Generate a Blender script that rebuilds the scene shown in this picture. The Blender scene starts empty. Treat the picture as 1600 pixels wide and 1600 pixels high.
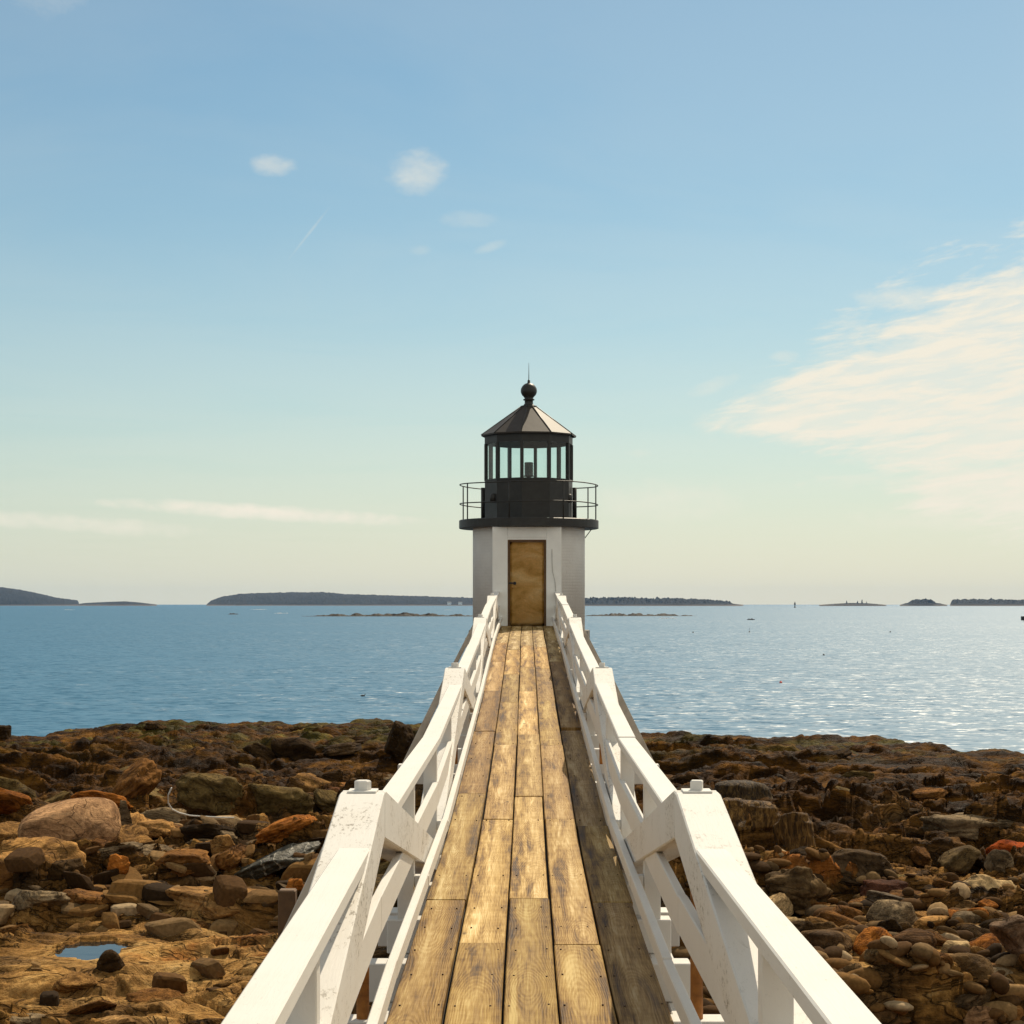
import bpy, bmesh, math, random
import numpy as np
from mathutils import Vector, noise as mnoise

random.seed(7)
rng = np.random.RandomState(11)
SC = bpy.context.scene
COL = SC.collection
R = math.radians

# ------------------------------------------------------------------ camera, sky, sun, exposure
EYE = 5.2                      # eye height above the sea (z = 0)
FPX = 2870.0                   # focal length in pixels of the 1600 px photograph
VX, VY = 823.0, 944.5          # vanishing point of the walkway / horizon

cam = bpy.data.cameras.new('camera')
cam.sensor_width = 36.0
cam.lens = FPX / 1600 * 36.0
cam.shift_x = -(VX - 800) / 1600
cam.shift_y = (VY - 800) / 1600
cam.clip_start = 0.1
cam.clip_end = 120000
camo = bpy.data.objects.new('camera', cam)
camo.location = (0, 0, EYE)
camo.rotation_euler = (R(90), 0, 0)
COL.objects.link(camo)
SC.camera = camo

SUN_AZ, SUN_EL = 20.0, 45.0     # degrees right of the walkway's direction, above the horizon
sv = Vector((math.sin(R(SUN_AZ)) * math.cos(R(SUN_EL)), math.cos(R(SUN_AZ)) * math.cos(R(SUN_EL)), math.sin(R(SUN_EL))))
sun = bpy.data.lights.new('sun', 'SUN')
sun.energy = 5.0
sun.angle = R(0.55)
sun.color = (1.0, 0.865, 0.66)
suno = bpy.data.objects.new('sun', sun)
suno.rotation_euler = (-sv).to_track_quat('-Z', 'Y').to_euler()
suno.location = (20, 30, 60)
COL.objects.link(suno)

SC.view_settings.view_transform = 'Standard'
SC.view_settings.look = 'None'
SC.view_settings.exposure = 0.0
SC.view_settings.gamma = 1.0
SC.view_settings.use_curve_mapping = False


class NT:
    """tiny helper around a node tree"""
    def __init__(self, tree):
        self.t = tree
        self.n = tree.nodes
        self.l = tree.links

    def add(self, typ, **kw):
        nd = self.n.new(typ)
        for k, v in kw.items():
            setattr(nd, k, v)
        return nd

    def put(self, sock, v):
        if v is None:
            return
        if hasattr(v, 'is_linked') or hasattr(v, 'links'):
            self.l.new(v, sock)
        else:
            if isinstance(v, (tuple, list)) and len(v) == 3 and sock.type == 'RGBA':
                v = (*v, 1)
            sock.default_value = v

    def m(self, op, a, b=None, c=None, clamp=False):
        nd = self.add('ShaderNodeMath', operation=op, use_clamp=clamp)
        self.put(nd.inputs[0], a)
        self.put(nd.inputs[1], b)
        if c is not None:
            self.put(nd.inputs[2], c)
        return nd.outputs[0]

    def vm(self, op, a, b=None):
        nd = self.add('ShaderNodeVectorMath', operation=op)
        self.put(nd.inputs[0], a)
        if b is not None:
            if op == 'SCALE':
                self.put(nd.inputs[3], b)
            else:
                self.put(nd.inputs[1], b)
        return nd.outputs[0]

    def sep(self, v):
        nd = self.add('ShaderNodeSeparateXYZ')
        self.put(nd.inputs[0], v)
        return nd.outputs

    def comb(self, x, y, z):
        nd = self.add('ShaderNodeCombineXYZ')
        for i, v in enumerate((x, y, z)):
            self.put(nd.inputs[i], v)
        return nd.outputs[0]

    def noise(self, vec, scale=1.0, detail=4.0, rough=0.55, dist=0.0, dim='3D'):
        nd = self.add('ShaderNodeTexNoise', noise_dimensions=dim)
        self.put(nd.inputs['Vector'], vec)
        nd.inputs['Scale'].default_value = scale
        nd.inputs['Detail'].default_value = detail
        nd.inputs['Roughness'].default_value = rough
        nd.inputs['Distortion'].default_value = dist
        return nd.outputs['Fac']

    def vor(self, vec, scale, feature='F1', out='Distance'):
        nd = self.add('ShaderNodeTexVoronoi', feature=feature)
        self.put(nd.inputs['Vector'], vec)
        nd.inputs['Scale'].default_value = scale
        return nd.outputs[out]

    def ramp(self, fac, pts, interp='LINEAR'):
        nd = self.add('ShaderNodeValToRGB')
        nd.color_ramp.interpolation = interp
        e = nd.color_ramp.elements
        while len(e) > len(pts):
            e.remove(e[-1])
        while len(e) < len(pts):
            e.new(0.5)
        for el, (p, c) in zip(e, pts):
            el.position = p
            if not isinstance(c, (tuple, list)):
                c = (c, c, c)
            el.color = (*c[:3], 1)
        self.put(nd.inputs[0], fac)
        return nd.outputs[0]

    def step(self, v, lo, hi):
        nd = self.add('ShaderNodeMapRange', interpolation_type='SMOOTHSTEP')
        self.put(nd.inputs[0], v)
        nd.inputs[1].default_value = lo
        nd.inputs[2].default_value = hi
        return nd.outputs[0]

    def mix(self, fac, a, b, blend='MIX'):
        nd = self.add('ShaderNodeMix', data_type='RGBA', blend_type=blend)
        self.put(nd.inputs[0], fac)
        self.put(nd.inputs[6], a)
        self.put(nd.inputs[7], b)
        return nd.outputs[2]

    def bump(self, h, strength=0.3, dist=0.01, normal=None):
        nd = self.add('ShaderNodeBump')
        nd.inputs['Strength'].default_value = strength
        nd.inputs['Distance'].default_value = dist
        self.put(nd.inputs['Height'], h)
        if normal is not None:
            self.put(nd.inputs['Normal'], normal)
        return nd.outputs[0]


def new_mat(name):
    m = bpy.data.materials.new(name)
    m.use_nodes = True
    m.node_tree.nodes.clear()
    t = NT(m.node_tree)
    out = t.add('ShaderNodeOutputMaterial')
    bs = t.add('ShaderNodeBsdfPrincipled')
    t.l.new(bs.outputs[0], out.inputs[0])
    return m, t, bs, out


# world: Nishita sky with thin cirrus
W = bpy.data.worlds.new('World')
SC.world = W
W.use_nodes = True
W.node_tree.nodes.clear()
w = NT(W.node_tree)
wout = w.add('ShaderNodeOutputWorld')
wbg = w.add('ShaderNodeBackground')
w.l.new(wbg.outputs[0], wout.inputs[0])
wbg.inputs[1].default_value = 0.1
sky = w.add('ShaderNodeTexSky', sky_type='NISHITA')
sky.sun_disc = False
sky.sun_elevation = R(SUN_EL)
sky.sun_rotation = R(SUN_AZ)
sky.altitude = 0
sky.air_density = 1.0
sky.dust_density = 0.4
sky.ozone_density = 3.0
wdir = w.vm('NORMALIZE', w.add('ShaderNodeTexCoord').outputs['Generated'])
dx, dy, dz = w.sep(wdir)[0:3]
dzp = w.m('MAXIMUM', dz, 0.012)
cu = w.m('DIVIDE', dx, dzp)
cv = w.m('DIVIDE', dy, dzp)
az = w.m('ARCTAN2', dx, dy)                 # radians right of the walkway
el = w.m('ARCSINE', dz)
plane = w.comb(w.m('MULTIPLY', cu, 1.0), w.m('MULTIPLY', cv, 0.45), 0.0)


def px_az(px): return math.atan((px - VX) / FPX)
def px_el(py): return math.atan((VY - py) / FPX)


PN = w.noise(w.comb(az, w.m('MULTIPLY', el, 1.7), 0.3), 85.0, 5, 0.6)


def puff(px, py, rx, ry, seed, amp=0.6, tilt=0.0, sc=120.0):
    """one small cloud at a direction; rx, ry its radii in pixels of the photograph"""
    a = w.m('SUBTRACT', az, px_az(px))
    b = w.m('SUBTRACT', el, px_el(py))
    b2 = w.m('ADD', b, w.m('MULTIPLY', a, tilt))
    r = w.m('ADD', w.m('POWER', w.m('DIVIDE', a, rx / FPX), 2.0), w.m('POWER', w.m('DIVIDE', b2, ry / FPX), 2.0))
    r = w.m('ADD', r, w.m('MULTIPLY', w.m('SUBTRACT', PN, 0.5), 2.0))
    return w.m('MULTIPLY', w.m('SUBTRACT', 1.0, w.step(r, -0.8, 1.5)), amp)


puffs = [puff(427, 264, 36, 17, 1.0, 0.55), puff(652, 270, 46, 33, 2.3, 0.6), puff(735, 343, 48, 14, 3.1, 0.3),
         puff(766, 386, 28, 9, 4.1, 0.28, -0.3), puff(658, 393, 22, 9, 5.2, 0.2), puff(75, 28, 75, 34, 6.7, 0.22),
         puff(478, 375, 34, 4, 7.9, 0.25, -1.25), puff(405, 802, 240, 13, 8.3, 1.2, 0.055, 60), puff(120, 822, 210, 15, 9.9, 0.7, 0.06, 60),
         puff(1500, 722, 190, 15, 16.0, 0.95, -0.02, 60), puff(1580, 772, 150, 17, 17.0, 0.9, -0.06, 60), puff(1560, 815, 240, 22, 18.0, 0.5, 0.0, 60), puff(1227, 560, 26, 10, 10.3, 0.4), puff(1115, 604, 42, 14, 11.0, 0.4, -0.3), puff(1430, 478, 95, 20, 12.7, 0.7, 0.06, 70),
         puff(1000, 708, 30, 9, 13.2, 0.25), puff(1040, 785, 130, 36, 14.4, 0.4, 0.0, 60)]
# the bank of cirrus on the right, continuing out of the frame
bel = w.m('SUBTRACT', el, w.m('MULTIPLY', az, 0.14))
bank_n = w.noise(w.comb(w.m('MULTIPLY', az, 9.0), w.m('MULTIPLY', bel, 34.0), 2.0), 1.0, 7, 0.62, 0.6)
bank_f = w.noise(w.comb(w.m('MULTIPLY', az, 24.0), w.m('MULTIPLY', bel, 140.0), 5.0), 1.0, 5, 0.65, 0.4)
da = w.m('SUBTRACT', az, px_az(1075))
d_el = w.m('SUBTRACT', el, px_el(668))
up = w.m('SUBTRACT', w.m('MULTIPLY', da, 0.60), d_el)
lo = w.m('ADD', d_el, w.m('MULTIPLY', w.m('MINIMUM', da, 0.2), 0.42))
b1 = w.m('MULTIPLY', w.m('MINIMUM', w.m('MINIMUM', up, lo), 0.035), 26.0)
b1 = w.m('ADD', b1, w.m('MULTIPLY', w.m('SUBTRACT', bank_n, 0.50), 2.6))
b1 = w.m('ADD', b1, w.m('MULTIPLY', w.m('SUBTRACT', bank_f, 0.5), 1.1))
bank = w.m('MULTIPLY', w.step(b1, -0.15, 0.75), w.step(da, -0.01, 0.02))
bank = w.m('MULTIPLY', bank, w.m('ADD', 0.62, w.m('MULTIPLY', w.step(bank_f, 0.38, 0.62), 0.38)))
# unseen high cloud added outside the view to brighten the tower's shaded front
clear_front = w.m('SUBTRACT', 1.0, w.m('MULTIPLY', w.step(w.m('ABSOLUTE', w.m('SUBTRACT', az, -0.05)), 0.28, 0.62), 1.0))
clear_front = w.m('MULTIPLY', clear_front, w.m('SUBTRACT', 1.0, w.step(el, 0.38, 0.75)))
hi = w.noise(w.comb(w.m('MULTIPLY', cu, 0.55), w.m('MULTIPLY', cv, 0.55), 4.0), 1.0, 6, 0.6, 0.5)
fill_cloud = w.m('MULTIPLY', w.step(hi, 0.30, 0.58), w.m('ADD', 0.07, w.m('MULTIPLY', w.m('SUBTRACT', 1.0, clear_front), 0.52)))
cl = w.m('MAXIMUM', bank, fill_cloud)
for p in puffs:
    cl = w.m('MAXIMUM', cl, p)
skycol = w.mix(1.0, sky.outputs[0], (0.75, 0.915, 0.83), 'MULTIPLY')
# pale haze low over the sea, the same all round the horizon
hz = w.m('MULTIPLY', w.m('EXPONENT', w.m('MULTIPLY', w.m('POWER', w.m('DIVIDE', w.m('MAXIMUM', el, 0.0), R(6.0)), 1.3), -1.0)), 0.9)
sunside = w.step(w.m('COSINE', w.m('SUBTRACT', az, R(SUN_AZ))), 0.72, 1.0)
skycol = w.mix(hz, skycol, w.mix(sunside, (6.95, 6.9, 5.75), (8.2, 7.65, 6.05)))
cloudcol = (9.1, 8.55, 7.2)
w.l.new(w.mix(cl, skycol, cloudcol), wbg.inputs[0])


# ------------------------------------------------------------------ object helpers
def tag(o, label=None, cat=None, group=None, kind=None):
    if label: o['label'] = label
    if cat: o['category'] = cat
    if group: o['group'] = group
    if kind: o['kind'] = kind
    return o


def empty(name, loc):
    o = bpy.data.objects.new(name, None)
    o.location = loc
    COL.objects.link(o)
    return o


def link(name, me, mat, loc=(0, 0, 0), parent=None):
    o = bpy.data.objects.new(name, me)
    if mat is not None and len(me.materials) == 0:
        me.materials.append(mat)
    COL.objects.link(o)
    o.location = loc
    if parent is not None:
        o.parent = parent
        p = Vector((0, 0, 0))
        q = parent
        while q is not None:
            p += q.location
            q = q.parent
        o.location = Vector(loc) - p
    return o


def mesh_from(bm, name, smooth=False):
    me = bpy.data.meshes.new(name)
    bm.to_mesh(me)
    bm.free()
    if smooth:
        me.polygons.foreach_set('use_smooth', [True] * len(me.polygons))
    return me


def np_mesh(name, V, F, smooth=True):
    me = bpy.data.meshes.new(name)
    F = np.asarray(F, dtype=np.int32)
    V = np.asarray(V, dtype=np.float32)
    k = F.shape[1]
    me.vertices.add(len(V))
    me.vertices.foreach_set('co', V.ravel())
    me.loops.add(F.size)
    me.loops.foreach_set('vertex_index', F.ravel())
    me.polygons.add(len(F))
    me.polygons.foreach_set('loop_start', np.arange(0, F.size, k, dtype=np.int32))
    me.polygons.foreach_set('use_smooth', np.full(len(F), smooth))
    me.update(calc_edges=True)
    me.validate()
    return me


def lathe(bm, prof, n=32, c=(0, 0, 0), a0=0.0):
    """revolve (r, z) profile"""
    rings = []
    for r, z in prof:
        if r < 1e-5:
            rings.append([bm.verts.new((c[0], c[1], c[2] + z))])
        else:
            rings.append([bm.verts.new((c[0] + r * math.sin(a0 + 2 * math.pi * i / n), c[1] - r * math.cos(a0 + 2 * math.pi * i / n), c[2] + z)) for i in range(n)])
    for A, B in zip(rings[:-1], rings[1:]):
        for i in range(n):
            j = (i + 1) % n
            if len(A) == 1 and len(B) == 1: continue
            if len(A) == 1: bm.faces.new((A[0], B[j], B[i]))
            elif len(B) == 1: bm.faces.new((A[i], A[j], B[0]))
            else: bm.faces.new((A[i], A[j], B[j], B[i]))
    return bm


def tube(bm, pts, r, n=8, closed=False, caps=True):
    pts = [Vector(p) for p in pts]
    rings = []
    k = len(pts)
    for i, p in enumerate(pts):
        a = pts[(i - 1) % k] if (closed or i > 0) else p
        b = pts[(i + 1) % k] if (closed or i < k - 1) else p
        t = (b - a).normalized()
        u = t.cross(Vector((0, 0, 1)))
        if u.length < 1e-3: u = t.cross(Vector((1, 0, 0)))
        u.normalize()
        v = u.cross(t)
        rr = r[i] if isinstance(r, (list, tuple)) else r
        rings.append([bm.verts.new(p + (u * math.cos(2 * math.pi * j / n) + v * math.sin(2 * math.pi * j / n)) * rr) for j in range(n)])
    m = k if closed else k - 1
    for i in range(m):
        A, B = rings[i], rings[(i + 1) % k]
        for j in range(n):
            bm.faces.new((A[j], A[(j + 1) % n], B[(j + 1) % n], B[j]))
    if caps and not closed:
        bm.faces.new(rings[0][::-1])
        bm.faces.new(rings[-1])
    bmesh.ops.recalc_face_normals(bm, faces=bm.faces)
    return bm


def box_bm(x0, x1, y0, y1, z0, z1, bev=0.004):
    bm = bmesh.new()
    bmesh.ops.create_cube(bm, size=1.0)
    for v in bm.verts:
        v.co = Vector(((x0 + x1) / 2 + v.co.x * (x1 - x0), (y0 + y1) / 2 + v.co.y * (y1 - y0), (z0 + z1) / 2 + v.co.z * (z1 - z0)))
    if bev:
        bmesh.ops.bevel(bm, geom=list(bm.edges), offset=bev, segments=1, affect='EDGES')
    return bm


# numpy gradient noise -------------------------------------------------------
PERM = rng.permutation(512).astype(np.int64)
PERM = np.concatenate([PERM, PERM, PERM])
GA = rng.rand(512) * 2 * math.pi
GX, GY = np.cos(GA), np.sin(GA)


def pn(x, y, seed=0):
    x = np.asarray(x, dtype=np.float64) + seed * 17.31
    y = np.asarray(y, dtype=np.float64) - seed * 9.77
    xi, yi = np.floor(x).astype(np.int64), np.floor(y).astype(np.int64)
    xf, yf = x - xi, y - yi
    u, v = xf * xf * xf * (xf * (xf * 6 - 15) + 10), yf * yf * yf * (yf * (yf * 6 - 15) + 10)

    def g(ix, iy, fx, fy):
        h = PERM[(PERM[ix % 512] + iy) % 512]
        return GX[h] * fx + GY[h] * fy
    a = g(xi, yi, xf, yf); b = g(xi + 1, yi, xf - 1, yf)
    c = g(xi, yi + 1, xf, yf - 1); d = g(xi + 1, yi + 1, xf - 1, yf - 1)
    return (a + u * (b - a)) * (1 - v) + (c + u * (d - c)) * v


def fbm(x, y, oct=4, seed=0, gain=0.5):
    s, a, f = 0.0, 1.0, 1.0
    for i in range(oct):
        s = s + a * pn(x * f, y * f, seed + i * 3)
        a *= gain
        f *= 2.03
    return s


def cells(x, y, seed=0):
    """nearest feature: (id values r1, r2, r3, dx, dy, edge distance)"""
    x = x + seed * 31.7
    y = y - seed * 13.3
    xi, yi = np.floor(x).astype(np.int64), np.floor(y).astype(np.int64)
    best = np.full(x.shape, 1e9); sec = np.full(x.shape, 1e9)
    bid = np.zeros(x.shape, dtype=np.int64); bx = np.zeros(x.shape); by = np.zeros(x.shape)
    for i in (-1, 0, 1):
        for j in (-1, 0, 1):
            cx, cy = xi + i, yi + j
            h = PERM[(PERM[cx % 512] + cy) % 512]
            px = cx + 0.5 + 0.42 * GX[h] * ((h % 7) / 7 + 0.3); py = cy + 0.5 + 0.42 * GY[h] * ((h % 11) / 11 + 0.2)
            ddx, ddy = x - px, y - py
            d = ddx * ddx + ddy * ddy
            nb = d < best
            sec = np.where(nb, best, np.minimum(sec, d))
            best = np.where(nb, d, best); bid = np.where(nb, h, bid); bx = np.where(nb, ddx, bx); by = np.where(nb, ddy, by)
    return (bid % 61) / 60.0, ((bid * 7) % 53) / 52.0, ((bid * 5) % 47) / 46.0, bx, by, np.sqrt(sec) - np.sqrt(best)


def sstep(x, a, b):
    t = np.clip((x - a) / (b - a), 0, 1)
    return t * t * (3 - 2 * t)


# ------------------------------------------------------------------ the rocky shore (height relative to the eye, then + EYE)
SH_PX = [-600, -200, 0, 60, 110, 170, 250, 330, 400, 470, 540, 590, 655, 720, 1000, 1050, 1150, 1300, 1400, 1450, 1600, 1900, 2300]
SH_PY = [1165, 1158, 1152, 1153, 1146, 1138, 1131, 1136, 1134, 1130, 1131, 1124, 1136, 1130, 1153, 1149, 1150, 1156, 1160, 1170, 1177, 1190, 1200]
POOL = []      # filled below: (x, y, rx, ry, depth, level)


def ground(x, y, pools=True):
    x = np.asarray(x, dtype=np.float64); y = np.asarray(y, dtype=np.float64)
    yy = np.maximum(y, 4.0)
    px = VX + FPX * x / yy
    py = np.interp(px, SH_PX, SH_PY)
    shore = FPX * 4.62 / (py - VY)                       # distance of the outer crest
    shore = shore + 1.6 * pn(x * 0.35, y * 0.02, 3) + 0.7 * pn(x * 1.1, y * 0.05, 5)
    base = np.interp(y, [-30, -6, 5, 12, 18, 26, 34, 46, 60, 75], [-1.7, -2.3, -3.3, -3.7, -3.92, -4.12, -4.28, -4.45, -4.55, -4.6])
    base = base + 0.28 * fbm(x * 0.16, y * 0.16, 3, 1) + np.where(x > 0, -0.06, 0.02)
    # masks
    pxl = px
    slabL = np.exp(-(((x + 4.4) / 3.4) ** 2 + ((y - 19.4) / 3.7) ** 2) ** 1.6)        # smooth ledge beside the walkway, left
    slabR = np.exp(-(((x - 4.3) / 1.5) ** 2 + ((y - 19.4) / 2.0) ** 2) ** 1.4)        # pale slab, right
    slabM = np.exp(-(((x + 4.5) / 1.3) ** 2 + ((y - 24.2) / 1.3) ** 2) ** 1.4)
    smooth = np.clip(slabL + slabR + slabM, 0, 1)
    far = sstep(y, 34, 46)
    jum = np.clip(1 - 0.85 * slabL - 1.1 * slabR - 0.8 * slabM, 0, 1) * (1 - 0.72 * far)
    cob = np.exp(-(((x - 5.0) / 3.0) ** 2 + ((y - 22.0) / 4.5) ** 2) ** 1.6) * (1 - slabR)
    # tilted block jumble
    wx = x + 0.35 * pn(x * 0.8, y * 0.8, 21); wy = y + 0.35 * pn(x * 0.8, y * 0.8, 22)
    h = np.zeros_like(x)
    for sc, am, sd in ((0.50, 0.50, 2), (1.10, 0.38, 4), (2.3, 0.22, 6), (5.0, 0.085, 8)):
        r1, r2, r3, cx, cy, ed = cells(wx * sc * 0.58 + 0.28 * wy * sc, wy * sc * 1.3, sd)
        t = (r1 - 0.5) * am * 1.5 + ((r2 - 0.5) * cx * 1.7 + (r3 - 0.62) * cy * 1.6) * am
        t = t - am * 0.6 * (1 - sstep(ed, 0.0, 0.10))
        h = h + t * np.where(sc < 1, 1.0, 0.8 + 0.5 * pn(x * 0.3, y * 0.3, sd + 40))
    h = h * jum * (1 - 0.55 * cob)
    # bedding ledges: long, low steps running across the view
    q = (y * 0.96 + x * 0.22 + 1.3 * pn(x * 0.18, y * 0.30, 31) + 0.35 * pn(x * 0.7, y * 0.9, 33))
    led = np.zeros_like(x)
    for sp, am, sd in ((3.1, 0.40, 1), (1.15, 0.19, 2), (0.42, 0.075, 3), (0.15, 0.025, 4)):
        f = q / sp + sd * 0.37
        s = f - np.floor(f)
        prof = np.where(s < 0.16, s / 0.16, 1 - (s - 0.16) / 0.84)
        mod = np.clip(0.62 + 1.3 * pn(x * 0.25 / sp ** 0.4, q * 0.6 / sp, 50 + sd), 0.0, 1.4)
        led = led + am * (prof - 0.4) * mod
    crest = sstep(y, shore - 9, shore - 1)
    h = h * (1 - 0.6 * crest)
    led = led * (1 - 0.5 * crest)
    h = h + led * (0.75 + 0.45 * far - 0.12 * slabL - 0.35 * slabR)
    # seaweed ledges near the tide line: lumpy
    h = h + (1 - 0.45 * crest) * far * (0.26 * fbm(x * 0.45, y * 0.30, 4, 61) + 0.16 * np.abs(fbm(x * 1.1, y * 0.9, 3, 64)))
    h = h + 0.045 * fbm(x * 2.2, y * 2.2, 4, 71) * (1 - 0.5 * smooth) + 0.16 * smooth * fbm(x * 0.5, y * 0.5, 2, 75)
    z = base + h
    # the pale slab on the right is one even sheet, tilted a little towards the walkway
    kR = np.clip(1.25 * slabR, 0, 1) * 0.94
    z = z * (1 - kR) + kR * (-4.02 + 0.05 * (y - 19.4) + 0.02 * (x - 4.3) + 0.05 * fbm(x * 0.6, y * 1.4, 3, 83) + 0.35 * led)
    # foot of the tower
    dt = np.sqrt((x - 0.05) ** 2 + (y - 43.7) ** 2)
    z = z + 0.35 * np.exp(-(dt / 2.6) ** 2)
    # outer edge falls into the sea
    e = sstep(y - shore, -0.2, 3.2)
    z = z - e * 2.6
    if pools:
        for (cx, cy, rx, ry, dep, lev) in POOL:
            rr = ((x - cx) / rx) ** 2 + ((y - cy) / ry) ** 2 + 0.8 * pn(x * 1.9 / max(rx, 0.5), y * 1.9 / max(rx, 0.5), 91)
            z = np.where(rr < 1.0, np.minimum(z, lev - dep * np.clip(1.3 - rr, 0.3, 1)), z)
            flat = (1 - sstep(rr, 2.0, 9.0)) * 0.85
            z = np.where(rr >= 1.0, z * (1 - flat) + flat * (lev + 0.03 + 0.25 * (z - lev)), z)
            k = (rr >= 1.0) & (rr < 3.0)
            z = np.where(k, np.maximum(z, lev + 0.012 + 0.03 * np.abs(pn(x * 3, y * 3, 92))), z)
    return z


def hit(px, py, d0=9.0, d1=80.0):
    """where a line of sight meets the shore"""
    d = np.exp(np.linspace(math.log(d0), math.log(d1), 900))
    x = (px - VX) / FPX * d
    zr = -(py - VY) / FPX * d
    g = ground(x, d)
    k = np.argmax(g >= zr)
    if g[k] < zr[k]: k = len(d) - 1
    return float(x[k]), float(d[k]), float(g[k])


for (a, b, rx, ry, dep) in ((142, 1482, 0.40, 0.62, 0.05), (1375, 1210, 1.0, 0.45, 0.05), (1338, 1188, 0.6, 0.35, 0.05), (1404, 1195, 0.7, 0.35, 0.05)):
    X, Y, Z = hit(a, b)
    qx, qy = np.meshgrid(np.linspace(X - rx * 1.4, X + rx * 1.4, 25), np.linspace(Y - ry * 1.4, Y + ry * 1.4, 25))
    POOL.append((X, Y, rx, ry, dep, float(np.percentile(ground(qx, qy, False), 35))))

# grid: fine near, coarser far
uu = np.concatenate([np.linspace(-1.3, -0.36, 40)[:-1], np.linspace(-0.36, 0.36, 860), np.linspace(0.36, 1.3, 40)[1:]])
ty = np.linspace(0, 1, 1080)
gy = 13.0 * np.exp(ty * math.log(84.0 / 13.0))
gy = np.concatenate([np.linspace(-14, 12.9, 80), gy])
GUU, GYY = np.meshgrid(uu, gy)
GXX = GUU * np.maximum(GYY, 13.0)
GZ = ground(GXX, GYY)
gx = uu
nx, ny = len(gx), len(gy)
Vv = np.stack([GXX.ravel(), GYY.ravel(), GZ.ravel() + EYE], 1)
ii = (np.arange(ny - 1)[:, None] * nx + np.arange(nx - 1)[None, :]).ravel()
Ff = np.stack([ii, ii + 1, ii + nx + 1, ii + nx], 1)
shore_me = np_mesh('rocky_shore', Vv, Ff)
fx, fy = GXX.ravel(), GYY.ravel()
ledge = np.exp(-(((fx + 4.4) / 3.6) ** 2 + ((fy - 19.2) / 4.2) ** 2) ** 1.5) + np.exp(-(((fx - 4.3) / 1.7) ** 2 + ((fy - 19.6) / 2.3) ** 2) ** 1.3)
ledge = np.clip(ledge * (0.78 + 1.4 * fbm(fx * 0.5, fy * 0.7, 4, 95)), 0, 1)
la = shore_me.attributes.new('ledge', 'FLOAT', 'POINT')
la.data.foreach_set('value', ledge.astype(np.float32))


def gz(x, y):
    return float(ground(np.array([x]), np.array([y]))[0]) + EYE


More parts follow.
